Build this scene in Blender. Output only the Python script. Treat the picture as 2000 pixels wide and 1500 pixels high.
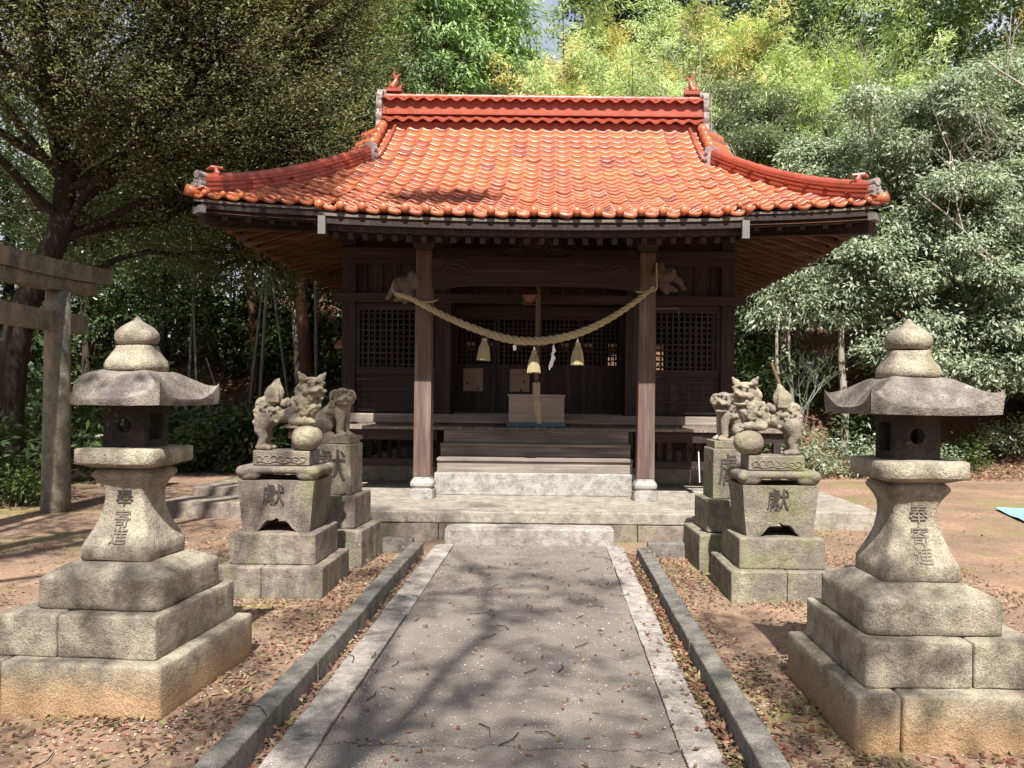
import bpy, bmesh, math, random
import numpy as np
from mathutils import Vector, Matrix, noise, Euler

for o in list(bpy.data.objects):
    bpy.data.objects.remove(o)
SC = bpy.context.scene
COL = SC.collection
R = math.radians

# ------------------------------------------------------------------ camera
cam = bpy.data.cameras.new('camera'); camo = bpy.data.objects.new('camera', cam); COL.objects.link(camo)
cam.sensor_width = 36.0; cam.lens = 1556 / 2000 * 36
cam.shift_x = -0.039; cam.shift_y = 0.014
cam.clip_start = 0.05; cam.clip_end = 500
camo.location = (0, 0, 1.6)
camo.rotation_euler = (Matrix.Rotation(0, 3, 'Z') @ Matrix.Rotation(-0.011, 3, 'Y') @ Matrix.Rotation(R(90), 3, 'X')).to_euler()
SC.camera = camo

# ------------------------------------------------------------------ light
SUN = Vector((0.06, -1.0, 1.3)).normalized()          # towards the sun
elev = math.asin(SUN.z)
w = bpy.data.worlds.new('World'); SC.world = w; w.use_nodes = True
nt = w.node_tree
sky = nt.nodes.new('ShaderNodeTexSky'); sky.sky_type = 'NISHITA'; sky.sun_disc = False
sky.sun_elevation = elev; sky.sun_rotation = math.atan2(SUN.x, SUN.y)
bg = nt.nodes['Background']; bg.inputs[1].default_value = 0.06
# broken bright cloud over the clear sky
tc = nt.nodes.new('ShaderNodeTexCoord'); mp = nt.nodes.new('ShaderNodeMapping'); mp.inputs['Scale'].default_value = (1, 1, 2.2)
nz = nt.nodes.new('ShaderNodeTexNoise'); nz.inputs['Scale'].default_value = 3.1; nz.inputs['Detail'].default_value = 7; nz.inputs['Roughness'].default_value = 0.6
rp = nt.nodes.new('ShaderNodeValToRGB'); rp.color_ramp.elements[0].position = 0.30; rp.color_ramp.elements[1].position = 0.52
mxs = nt.nodes.new('ShaderNodeMix'); mxs.data_type = 'RGBA'; mxs.inputs[7].default_value = (5.6, 5.9, 6.6, 1)
nt.links.new(tc.outputs['Generated'], mp.inputs[0]); nt.links.new(mp.outputs[0], nz.inputs['Vector']); nt.links.new(nz.outputs[0], rp.inputs[0])
nt.links.new(rp.outputs[0], mxs.inputs[0]); nt.links.new(sky.outputs[0], mxs.inputs[6]); nt.links.new(mxs.outputs[2], bg.inputs[0])
sl = bpy.data.lights.new('sun', 'SUN'); sl.energy = 5.0; sl.angle = R(0.53); sl.color = (1.0, 0.95, 0.86)
so = bpy.data.objects.new('sun', sl); COL.objects.link(so)
so.rotation_euler = (-SUN).to_track_quat('-Z', 'Y').to_euler(); so.location = (2, -20, 30)
SC.view_settings.view_transform = 'Standard'; SC.view_settings.look = 'None'
SC.view_settings.gamma = 1.0; SC.view_settings.exposure = 1.12
SC.render.engine = 'CYCLES'
SC.cycles.max_bounces = 6; SC.cycles.diffuse_bounces = 3; SC.cycles.glossy_bounces = 2
SC.cycles.transmission_bounces = 3; SC.cycles.use_denoising = True
SC.cycles.caustics_reflective = False; SC.cycles.caustics_refractive = False

# ------------------------------------------------------------------ helpers
class MB:
    """collects faces; build() links them as one mesh object"""
    def __init__(s): s.v = []; s.f = []; s.mi = []
    def add(s, vs, fs, m=0):
        n = len(s.v); s.v.extend([tuple(q) for q in vs]); s.f.extend([tuple(i + n for i in q) for q in fs]); s.mi.extend([m] * len(fs)); return s
    def box(s, x0, x1, y0, y1, z0, z1, m=0, mat=None):
        vs = [(x, y, z) for z in (z0, z1) for y in (y0, y1) for x in (x0, x1)]
        if mat is not None: vs = [mat @ Vector(q) for q in vs]
        return s.add(vs, [(0, 2, 3, 1), (4, 5, 7, 6), (0, 1, 5, 4), (2, 6, 7, 3), (0, 4, 6, 2), (1, 3, 7, 5)], m)
    def bar(s, a, b, w, h, m=0, up=(0, 0, 1)):
        a = Vector(a); b = Vector(b); d = (b - a).normalized(); sd = d.cross(Vector(up)).normalized(); u = sd.cross(d)
        vs = [p + sd * (i * w / 2) + u * (j * h / 2) for p in (a, b) for j in (-1, 1) for i in (-1, 1)]
        return s.add(vs, [(0, 1, 3, 2), (4, 6, 7, 5), (0, 4, 5, 1), (2, 3, 7, 6), (0, 2, 6, 4), (1, 5, 7, 3)], m)
    def tube(s, pts, rad, n=8, m=0, cap=True):
        pts = [Vector(p) for p in pts]
        if not hasattr(rad, '__len__'): rad = [rad] * len(pts)
        rings = []; u = None
        for i, p in enumerate(pts):
            d = (pts[min(i + 1, len(pts) - 1)] - pts[max(i - 1, 0)]).normalized()
            if u is None:
                u = d.orthogonal().normalized()
            else:
                u = (u - d * u.dot(d))
                u = u.normalized() if u.length > 1e-5 else d.orthogonal().normalized()
            v = d.cross(u)
            rings.append([p + (u * math.cos(a) + v * math.sin(a)) * rad[i] for a in [2 * math.pi * k / n for k in range(n)]])
        vs = [q for r in rings for q in r]; fs = []
        for i in range(len(pts) - 1):
            for k in range(n):
                fs.append((i * n + k, i * n + (k + 1) % n, (i + 1) * n + (k + 1) % n, (i + 1) * n + k))
        if cap:
            fs.append(tuple(range(n - 1, -1, -1))); fs.append(tuple((len(pts) - 1) * n + k for k in range(n)))
        return s.add(vs, fs, m)
    def grid(s, P, m=0, flip=False):
        nu, nv = len(P), len(P[0]); vs = [q for r in P for q in r]; fs = []
        for i in range(nu - 1):
            for j in range(nv - 1):
                q = (i * nv + j, (i + 1) * nv + j, (i + 1) * nv + j + 1, i * nv + j + 1)
                fs.append(q[::-1] if flip else q)
        return s.add(vs, fs, m)
    def lathe(s, prof, c=(0, 0, 0), n=24, m=0):
        P = [[(c[0] + r * math.cos(2 * math.pi * k / n), c[1] + r * math.sin(2 * math.pi * k / n), c[2] + z) for k in range(n + 1)] for r, z in prof]
        return s.grid(P, m, True)
    def build(s, name, mats, parent=None, smooth=False, bevel=0, org=(0, 0, 0), weld=False):
        me = bpy.data.meshes.new(name)
        o3 = Vector(org)
        me.from_pydata([(q[0] - o3.x, q[1] - o3.y, q[2] - o3.z) for q in s.v], [], s.f)
        if not isinstance(mats, (list, tuple)): mats = [mats]
        for m in mats: me.materials.append(m)
        if any(s.mi): me.polygons.foreach_set('material_index', s.mi)
        if weld or bevel:
            bm = bmesh.new(); bm.from_mesh(me); bmesh.ops.remove_doubles(bm, verts=bm.verts, dist=1e-5)
            if bevel:
                bmesh.ops.bevel(bm, geom=[e for e in bm.edges if e.is_manifold and e.calc_face_angle(0) > 0.5], offset=bevel, segments=2, affect='EDGES', profile=0.6)
            bm.to_mesh(me); bm.free()
        if smooth: me.polygons.foreach_set('use_smooth', [True] * len(me.polygons))
        return link(name, me, parent)

def link(name, me, parent=None):
    o = bpy.data.objects.new(name, me); COL.objects.link(o)
    if parent is not None: o.parent = parent
    return o
def thing(name, label, cat, loc=(0, 0, 0), rz=0, group=None):
    o = bpy.data.objects.new(name, None); COL.objects.link(o); o.location = loc; o.rotation_euler = (0, 0, rz)
    o.empty_display_size = 0.2
    return tag(o, label, cat, group)
def tag(o, label, cat, group=None, kind=None):
    o['label'] = label; o['category'] = cat
    if group: o['group'] = group
    if kind: o['kind'] = kind
    return o
def struct(o, kind='structure'):
    o['kind'] = kind; return o
def dup(o, parent=None):
    c = o.copy(); COL.objects.link(c)
    if parent is not None: c.parent = parent
    for ch in list(o.children): dup(ch, c)
    return c

def np_mesh(name, V, Q, mats, parent=None, smooth=False):
    """mesh from numpy vertices (n,3) and quads (m,4)"""
    me = bpy.data.meshes.new(name); V = np.ascontiguousarray(V, dtype=np.float32); Q = np.ascontiguousarray(Q, dtype=np.int32)
    k = Q.shape[1]
    me.vertices.add(len(V)); me.vertices.foreach_set('co', V.ravel())
    me.loops.add(Q.size); me.loops.foreach_set('vertex_index', Q.ravel())
    me.polygons.add(len(Q)); me.polygons.foreach_set('loop_start', np.arange(0, Q.size, k, dtype=np.int32))
    me.polygons.foreach_set('loop_total', np.full(len(Q), k, dtype=np.int32))
    if smooth: me.polygons.foreach_set('use_smooth', np.ones(len(Q), dtype=bool))
    for m in (mats if isinstance(mats, (list, tuple)) else [mats]): me.materials.append(m)
    me.update(calc_edges=True)
    return link(name, me, parent)

def rbox(hx, hy, hz, r=0.02, c=(0, 0, 0), amp=0.004, sc=6.0, step=0.06, seed=0.0, taper=None):
    """a weathered block: rounded box, finely cut and roughened.  taper(p) may move points first"""
    mb = MB()
    def ticks(h):
        n = max(1, int(2 * (h - r) / step)); return [-h, -h + 0.35 * r] + [-h + r + 2 * (h - r) * i / n for i in range(n + 1)] + [h - 0.35 * r, h]
    H = (hx, hy, hz); T = [ticks(h) for h in H]
    def mp(p):
        inn = Vector([max(-(H[i] - r), min(H[i] - r, p[i])) for i in range(3)]); d = Vector(p) - inn
        q = inn + d.normalized() * r if d.length > 1e-9 else inn
        if taper: q = taper(q)
        q = q + Vector(c)
        n = noise.noise_vector(q * sc + Vector((seed, seed * 1.7, 0))) * amp + noise.noise_vector(q * sc * 4.1 + Vector((0, seed, 3))) * amp * 0.45
        return q + n
    for ax in range(3):
        a, b = (ax + 1) % 3, (ax + 2) % 3
        for sgn in (-1, 1):
            P = []
            for i in T[a]:
                row = []
                for j in T[b]:
                    p = [0, 0, 0]; p[ax] = sgn * H[ax]; p[a] = i; p[b] = j; row.append(mp(p))
                P.append(row)
            mb.grid(P, 0, sgn < 0)
    return mb

# ------------------------------------------------------------------ materials
def newmat(name):
    m = bpy.data.materials.new(name); m.use_nodes = True
    return m, m.node_tree.nodes, m.node_tree.links, m.node_tree.nodes['Principled BSDF']
class NG:
    def __init__(s, m): s.n = m.node_tree.nodes; s.l = m.node_tree.links
    def co(s, obj=True):
        t = s.n.new('ShaderNodeTexCoord'); return t.outputs['Object' if obj else 'Generated']
    def pos(s): return s.n.new('ShaderNodeNewGeometry').outputs['Position']
    def mapping(s, v, scale=(1, 1, 1), loc=(0, 0, 0)):
        t = s.n.new('ShaderNodeMapping'); t.inputs['Scale'].default_value = scale; t.inputs['Location'].default_value = loc
        s.l.new(v, t.inputs['Vector']); return t.outputs[0]
    def noise(s, v, scale, detail=4, rough=0.6, dist=0):
        t = s.n.new('ShaderNodeTexNoise'); t.inputs['Scale'].default_value = scale; t.inputs['Detail'].default_value = detail
        t.inputs['Roughness'].default_value = rough; t.inputs['Distortion'].default_value = dist
        s.l.new(v, t.inputs['Vector']); return t.outputs[0]
    def voronoi(s, v, scale, feature='F1', out=0):
        t = s.n.new('ShaderNodeTexVoronoi'); t.feature = feature; t.inputs['Scale'].default_value = scale; s.l.new(v, t.inputs['Vector']); return t.outputs[out]
    def ramp(s, f, stops):
        t = s.n.new('ShaderNodeValToRGB'); e = t.color_ramp.elements
        while len(e) < len(stops): e.new(0.5)
        for k, (p, c) in enumerate(stops):
            e[k].position = p; e[k].color = (c, c, c, 1) if not hasattr(c, '__len__') else (*c, 1)
        s.l.new(f, t.inputs[0]); return t.outputs[0]
    def mix(s, f, a, b, mode='MIX'):
        t = s.n.new('ShaderNodeMix'); t.data_type = 'RGBA'; t.blend_type = mode
        for k, v in ((0, f), (6, a), (7, b)):
            if hasattr(v, 'is_linked'): s.l.new(v, t.inputs[k])
            elif k == 0: t.inputs[0].default_value = v
            else: t.inputs[k].default_value = (*v, 1)
        return t.outputs[2]
    def math(s, op, a, b=0.0):
        t = s.n.new('ShaderNodeMath'); t.operation = op
        for k, v in ((0, a), (1, b)):
            if hasattr(v, 'is_linked'): s.l.new(v, t.inputs[k])
            else: t.inputs[k].default_value = v
        return t.outputs[0]
    def sep(s, v):
        t = s.n.new('ShaderNodeSeparateXYZ'); s.l.new(v, t.inputs[0]); return t.outputs
    def bump(s, h, strength, dist, bsdf):
        t = s.n.new('ShaderNodeBump'); t.inputs['Strength'].default_value = strength; t.inputs['Distance'].default_value = dist
        s.l.new(h, t.inputs['Height']); s.l.new(t.outputs[0], bsdf.inputs['Normal'])
    def rnd(s): return s.n.new('ShaderNodeNewGeometry').outputs['Random Per Island']

def stone_mat(name, base, dark, moss=None, mossamt=0.5, stain=None, speck=1.0, soil=None):
    m, n, l, b = newmat(name); g = NG(m); v = g.pos()
    big = g.noise(v, 2.3, 5, 0.65); mid = g.noise(v, 9, 4, 0.7); fine = g.noise(v, 120, 3, 0.7); fine2 = g.noise(v, 260, 2, 0.6)
    c = g.mix(g.ramp(big, [(0.3, 0), (0.68, 1)]), base, dark)
    c = g.mix(g.ramp(mid, [(0.42, 0), (0.70, 0.8)]), c, tuple(x * 0.5 for x in dark))
    c = g.mix(g.ramp(g.noise(g.mapping(v, (1, 1, 0.6), (2, 6, 4)), 4.0, 6, 0.75), [(0.52, 0), (0.68, 0.7)]), c, tuple(x * 0.42 for x in dark))
    if stain:
        c = g.mix(g.math('MULTIPLY', g.ramp(g.noise(g.mapping(v, (5, 5, 1.1), (3, 1, 7)), 1.0, 4, 0.65), [(0.47, 0), (0.66, 1)]), 0.75), c, stain)
    if moss:
        c = g.mix(g.math('MULTIPLY', g.ramp(g.noise(g.mapping(v, (2.6, 2.6, 1.7), (9, 4, 2)), 1.3, 5, 0.7), [(0.62 - 0.2 * mossamt, 0), (0.74, 1)]), 0.85), c, moss)
    if soil:      # mud splashed up from the yard, ragged upper edge
        z = g.sep(v)[2]; e = g.math('ADD', z, g.math('MULTIPLY', g.math('SUBTRACT', mid, 0.5), 0.25))
        c = g.mix(g.ramp(e, [(0.06, 0.8), (0.24, 0)]), c, soil)
    sp = g.ramp(fine, [(0.36, 0.62), (0.5, 1.0), (0.68, 1.28)])
    c = g.mix(speck, c, g.mix(1.0, c, sp, 'MULTIPLY'))
    lich = g.ramp(g.noise(g.mapping(v, loc=(5, 8, 1)), 17, 3, 0.6), [(0.66, 0), (0.72, 1)])
    c = g.mix(g.math('MULTIPLY', lich, 0.45), c, (0.42, 0.43, 0.36))
    l.new(c, b.inputs['Base Color']); b.inputs['Roughness'].default_value = 0.9; b.inputs['Specular IOR Level'].default_value = 0.25
    h = g.math('ADD', g.math('MULTIPLY', fine, 0.7), g.math('ADD', g.math('MULTIPLY', mid, 1.2), g.math('MULTIPLY', g.noise(v, 45, 4, 0.7), 0.9)))
    g.bump(h, 0.9, 0.012, b)
    return m

def wood_mat(name, a, bcol, axis='z', rough=0.75, wear=None):
    m, n, l, b = newmat(name); g = NG(m); v = g.pos()
    sc = {'x': (1.2, 26, 26), 'z': (26, 26, 1.2), 'y': (26, 1.2, 26)}[axis]
    gr = g.noise(g.mapping(v, sc), 1.0, 5, 0.65, 0.4); big = g.noise(v, 1.7, 4, 0.6)
    c = g.mix(g.ramp(gr, [(0.3, 0), (0.7, 1)]), a, bcol)
    c = g.mix(g.ramp(big, [(0.35, 0.0), (0.7, 0.55)]), c, tuple(x * 0.55 for x in a))
    if wear: c = g.mix(g.math('MULTIPLY', g.ramp(g.noise(g.mapping(v, sc, (4, 4, 4)), 0.6, 4, 0.7), [(0.5, 0), (0.68, 1)]), 0.7), c, wear)
    l.new(c, b.inputs['Base Color']); b.inputs['Roughness'].default_value = rough; b.inputs['Specular IOR Level'].default_value = 0.3
    g.bump(gr, 0.6, 0.006, b)
    return m

def plain_mat(name, col, rough=0.6, var=0.25, scale=8, metal=0, bump=0.0):
    m, n, l, b = newmat(name); g = NG(m); v = g.pos()
    c = g.mix(g.ramp(g.noise(v, scale, 4, 0.65), [(0.3, 0), (0.7, 1)]), tuple(x * (1 - var) for x in col), tuple(min(1, x * (1 + var)) for x in col))
    l.new(c, b.inputs['Base Color']); b.inputs['Roughness'].default_value = rough; b.inputs['Metallic'].default_value = metal
    if bump: g.bump(g.noise(v, scale * 6, 4, 0.6), bump, 0.01, b)
    return m

def leaf_mat(name, cols, rough=0.45, trans=0.25, spec=0.4, tcol=None):
    """per-leaf colour from a ramp, some light let through"""
    m, n, l, b = newmat(name); g = NG(m)
    r = g.rnd(); c = g.ramp(r, [(i / max(1, len(cols) - 1), q) for i, q in enumerate(cols)])
    br = g.noise(g.pos(), 0.55, 3, 0.6)
    c = g.mix(1.0, c, g.ramp(br, [(0.3, 0.72), (0.7, 1.3)]), 'MULTIPLY')
    l.new(c, b.inputs['Base Color']); b.inputs['Roughness'].default_value = rough; b.inputs['Specular IOR Level'].default_value = spec
    t = n.new('ShaderNodeBsdfTranslucent'); tc = g.mix(1.0, c, tcol or (1.25, 1.3, 0.7), 'MULTIPLY'); l.new(tc, t.inputs[0])
    mx = n.new('ShaderNodeMixShader'); mx.inputs[0].default_value = trans
    l.new(b.outputs[0], mx.inputs[1]); l.new(t.outputs[0], mx.inputs[2]); l.new(mx.outputs[0], n['Material Output'].inputs[0])
    return m

M = {}
M['granite'] = stone_mat('granite', (0.47, 0.415, 0.32), (0.29, 0.255, 0.20), moss=(0.17, 0.17, 0.085), mossamt=0.25, soil=(0.40, 0.25, 0.13))
M['granite_grey'] = stone_mat('grey green granite', (0.25, 0.245, 0.205), (0.16, 0.155, 0.13), moss=(0.13, 0.14, 0.075), mossamt=0.4, stain=(0.33, 0.27, 0.19))
M['granite_mossy'] = stone_mat('mossy granite', (0.33, 0.30, 0.22), (0.19, 0.17, 0.14), moss=(0.19, 0.21, 0.075), mossamt=0.75, stain=(0.16, 0.14, 0.125))
M['granite_stained'] = stone_mat('stained granite', (0.38, 0.325, 0.255), (0.22, 0.18, 0.155), moss=(0.21, 0.225, 0.10), mossamt=0.65, stain=(0.10, 0.085, 0.085))
M['statue'] = stone_mat('statue stone', (0.42, 0.365, 0.26), (0.26, 0.22, 0.165), moss=(0.22, 0.22, 0.09), mossamt=0.45, stain=(0.14, 0.12, 0.11))
M['granite_dark'] = stone_mat('dark granite', (0.085, 0.075, 0.065), (0.035, 0.03, 0.028))  # firebox stone, much darker than the other granites
M['concrete'] = stone_mat('terrace concrete', (0.42, 0.38, 0.32), (0.28, 0.25, 0.205), moss=(0.18, 0.17, 0.1), mossamt=0.2, speck=0.6)
M['pale_stone'] = stone_mat('pale granite', (0.44, 0.42, 0.39), (0.33, 0.315, 0.29), speck=0.6)
M['kerbstone'] = stone_mat('kerb concrete', (0.25, 0.235, 0.21), (0.15, 0.14, 0.13), moss=(0.12, 0.12, 0.06), mossamt=0.2, speck=1.0)
M['border'] = stone_mat('border granite', (0.46, 0.42, 0.385), (0.29, 0.26, 0.235), speck=0.9)
M['cut_shade'] = plain_mat('inscription shadow', (0.05, 0.044, 0.038), 0.95, 0.2, 40)  # dark colour stands in for shade in cut letters and the bell slot
M['cut_shade_faint'] = plain_mat('faint inscription', (0.17, 0.145, 0.115), 0.95, 0.3, 60)  # same painted shade, fainter for the worn strokes
M['wood'] = wood_mat('old dark timber', (0.020, 0.0125, 0.0115), (0.034, 0.022, 0.020), 'z', wear=(0.055, 0.042, 0.038))
M['wood_x'] = wood_mat('old dark beam', (0.022, 0.0145, 0.0128), (0.037, 0.0245, 0.0215), 'x', wear=(0.065, 0.048, 0.04))
M['wood_red'] = wood_mat('reddish soffit timber', (0.085, 0.036, 0.026), (0.16, 0.072, 0.048), 'x', wear=(0.24, 0.14, 0.08))
M['wood_pillar'] = wood_mat('weathered pillar', (0.088, 0.054, 0.045), (0.155, 0.10, 0.082), 'z', wear=(0.215, 0.168, 0.146))
M['wood_step'] = wood_mat('grey step timber', (0.17, 0.14, 0.12), (0.27, 0.225, 0.19), 'x', wear=(0.40, 0.34, 0.28))
M['wood_ver'] = wood_mat('veranda boards', (0.15, 0.115, 0.095), (0.24, 0.19, 0.16), 'y', wear=(0.34, 0.28, 0.24))
M['wood_pale'] = wood_mat('new cedar board', (0.24, 0.165, 0.125), (0.31, 0.22, 0.165), 'z')
M['wood_box'] = wood_mat('offering box timber', (0.25, 0.205, 0.18), (0.36, 0.305, 0.27), 'x')
M['carving'] = wood_mat('silvered carving', (0.10, 0.084, 0.074), (0.17, 0.145, 0.126), 'z')
M['wood_nosing'] = wood_mat('brown carving', (0.055, 0.037, 0.029), (0.10, 0.07, 0.054), 'z')
M['eaveboard'] = plain_mat('pale eave board', (0.12, 0.10, 0.082), 0.8, 0.25, 10)
M['metal_pale'] = plain_mat('painted flashing', (0.13, 0.125, 0.118), 0.5, 0.2, 12)
M['straw'] = wood_mat('rice straw rope', (0.32, 0.255, 0.135), (0.46, 0.38, 0.22), 'x', 0.85)
M['straw_tassel'] = wood_mat('straw tassel', (0.31, 0.255, 0.13), (0.48, 0.41, 0.24), 'z', 0.85)
M['rope_dark'] = wood_mat('bell rope', (0.10, 0.065, 0.045), (0.18, 0.12, 0.085), 'z', 0.9)
M['cloth'] = wood_mat('faded rope cloth', (0.32, 0.25, 0.17), (0.42, 0.34, 0.24), 'z', 0.95)
M['paper'] = plain_mat('white paper', (0.82, 0.82, 0.82), 0.8, 0.04, 20)
M['copper'] = plain_mat('old copper bell', (0.16, 0.07, 0.05), 0.45, 0.3, 9, 0.8)
M['blue'] = plain_mat('blue painted sill', (0.05, 0.10, 0.13), 0.7, 0.3, 9)
M['tarp'] = plain_mat('pale blue sheet', (0.24, 0.42, 0.56), 0.5, 0.06, 3)
M['ceramic_grey'] = stone_mat('grey end tile', (0.42, 0.36, 0.35), (0.24, 0.2, 0.2), speck=0.4)
def tile_mat(name, stops, rough=0.26):
    m, n, l, b = newmat(name); g = NG(m); v = g.pos()
    c = g.ramp(g.rnd(), stops)
    c = g.mix(g.ramp(g.noise(v, 0.9, 4, 0.6), [(0.35, 0), (0.75, 0.5)]), c, (0.30, 0.068, 0.034))
    c = g.mix(g.math('MULTIPLY', g.ramp(g.noise(v, 14, 4, 0.7), [(0.55, 0), (0.75, 1)]), 0.3), c, (0.2, 0.06, 0.04))
    c = g.mix(g.math('MULTIPLY', g.ramp(g.noise(g.mapping(v, (1, 1, 1), (4, 2, 8)), 2.2, 6, 0.75), [(0.50, 0), (0.70, 1)]), 0.55), c, (0.13, 0.05, 0.035))
    c = g.mix(g.ramp(g.noise(v, 55, 2, 0.6), [(0.70, 0), (0.76, 0.6)]), c, (0.42, 0.33, 0.26))
    l.new(c, b.inputs['Base Color'])
    l.new(g.ramp(g.noise(v, 6, 3, 0.6), [(0.3, rough), (0.75, rough + 0.3)]), b.inputs['Roughness'])
    b.inputs['Specular IOR Level'].default_value = 0.45
    g.bump(g.noise(v, 30, 3, 0.5), 0.12, 0.01, b)
    return m
M['tile'] = tile_mat('red glazed tile', [(0.0, (0.30, 0.075, 0.030)), (0.35, (0.38, 0.103, 0.038)), (0.75, (0.45, 0.135, 0.048)), (0.90, (0.30, 0.07, 0.038)), (0.97, (0.17, 0.042, 0.034)), (1.0, (0.34, 0.16, 0.09))])
M['tile_ridge'] = tile_mat('red glazed ridge tile', [(0.0, (0.24, 0.042, 0.026)), (0.5, (0.29, 0.052, 0.03)), (1.0, (0.34, 0.068, 0.036))])
M['tile_dark'] = tile_mat('dark glazed tile', [(0.0, (0.16, 0.035, 0.04)), (1.0, (0.30, 0.05, 0.04))])
M['bark'] = wood_mat('bark', (0.022, 0.017, 0.014), (0.042, 0.033, 0.027), 'z', 0.95, wear=(0.075, 0.06, 0.05))
M['bark_pale'] = wood_mat('pale bark', (0.26, 0.23, 0.19), (0.38, 0.34, 0.29), 'z', 0.95)
M['bark_red'] = wood_mat('red cedar bark', (0.09, 0.045, 0.028), (0.16, 0.085, 0.052), 'z', 0.95)
M['culm'] = wood_mat('bamboo culm', (0.20, 0.22, 0.12), (0.33, 0.34, 0.22), 'z', 0.5)
M['culm_grey'] = wood_mat('old grey bamboo culm', (0.12, 0.125, 0.11), (0.22, 0.225, 0.20), 'z', 0.6)
M['lf_olive'] = leaf_mat('small olive leaves', [(0.065, 0.085, 0.035), (0.10, 0.125, 0.048), (0.14, 0.16, 0.062), (0.18, 0.185, 0.08), (0.19, 0.15, 0.085)], 0.5, 0.34, 0.3)
M['lf_dark'] = leaf_mat('dark evergreen leaves', [(0.025, 0.045, 0.018), (0.042, 0.07, 0.026), (0.065, 0.105, 0.034), (0.10, 0.14, 0.045)], 0.35, 0.2)
M['lf_gloss'] = leaf_mat('glossy oak leaves', [(0.135, 0.18, 0.12), (0.20, 0.25, 0.165), (0.27, 0.32, 0.22), (0.36, 0.40, 0.28)], 0.5, 0.26, 0.45)  # pale greys paint the sky sheen into the leaf colour
M['lf_cyp'] = leaf_mat('cypress sprays', [(0.16, 0.25, 0.11), (0.25, 0.36, 0.15), (0.34, 0.46, 0.2)], 0.55, 0.25)
M['lf_bam'] = leaf_mat('bamboo leaves', [(0.32, 0.42, 0.16), (0.41, 0.52, 0.22), (0.48, 0.58, 0.28), (0.56, 0.57, 0.29)], 0.5, 0.4)
M['lf_yel'] = leaf_mat('yellowing leaves', [(0.44, 0.44, 0.19), (0.57, 0.51, 0.22), (0.63, 0.51, 0.2), (0.52, 0.52, 0.33)], 0.55, 0.38)
M['lf_fern'] = leaf_mat('undergrowth leaves', [(0.03, 0.05, 0.015), (0.05, 0.09, 0.022), (0.09, 0.14, 0.035), (0.16, 0.2, 0.05)], 0.4, 0.3)
M['litter'] = leaf_mat('fallen leaves', [(0.07, 0.04, 0.028), (0.14, 0.07, 0.045), (0.22, 0.105, 0.065), (0.28, 0.17, 0.11), (0.30, 0.24, 0.13), (0.12, 0.13, 0.05), (0.18, 0.05, 0.04), (0.10, 0.055, 0.04)], 0.6, 0.1, 0.3, (1, 1, 1))
M['petal'] = leaf_mat('fallen petals', [(0.48, 0.40, 0.42), (0.66, 0.60, 0.63)], 0.6, 0.2, 0.3, (1, 1, 1))

def carve(m):
    n, l, b = m.node_tree.nodes, m.node_tree.links, m.node_tree.nodes['Principled BSDF']; g = NG(m); v = g.co()
    bp_ = [q for q in n if q.type == 'BUMP'][0]; old = bp_.inputs['Height'].links[0].from_socket
    w_ = g.voronoi(v, 34, 'SMOOTH_F1', 0); l.new(g.math('ADD', g.math('MULTIPLY', old, 0.6), g.math('MULTIPLY', g.ramp(w_, [(0.15, 1), (0.6, 0)]), 0.22)), bp_.inputs['Height'])
carve(M['statue'])
def ground_mat():
    m, n, l, b = newmat('yard soil'); g = NG(m); v = g.pos()
    a = g.noise(v, 0.8, 6, 0.65); f = g.noise(v, 28, 5, 0.7); ff = g.noise(v, 110, 3, 0.6)
    c = g.mix(g.ramp(a, [(0.35, 0), (0.65, 1)]), (0.38, 0.25, 0.17), (0.20, 0.138, 0.102))
    c = g.mix(g.ramp(f, [(0.4, 0), (0.7, 0.8)]), c, (0.145, 0.095, 0.07))
    c = g.mix(g.math('MULTIPLY', g.ramp(g.noise(g.mapping(v, loc=(3.1, 7.4, 0)), 0.62, 6, 0.7), [(0.53, 0), (0.64, 1)]), 0.8), c, (0.19, 0.185, 0.06))
    y = g.sep(v)[1]
    c = g.mix(g.ramp(g.math('ADD', g.math('MULTIPLY', y, 0.05), g.math('MULTIPLY', a, 0.1)), [(0.90, 0), (0.99, 1)]), c, g.mix(g.ramp(f, [(0.35, 0), (0.65, 1)]), (0.07, 0.04, 0.025), (0.19, 0.105, 0.065)))
    c = g.mix(1.0, c, g.ramp(ff, [(0.35, 0.75), (0.65, 1.2)]), 'MULTIPLY')
    l.new(c, b.inputs['Base Color']); b.inputs['Roughness'].default_value = 0.95; b.inputs['Specular IOR Level'].default_value = 0.2
    g.bump(g.math('ADD', f, g.math('MULTIPLY', ff, 0.5)), 0.8, 0.02, b)
    return m
M['soil'] = ground_mat()
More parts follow.
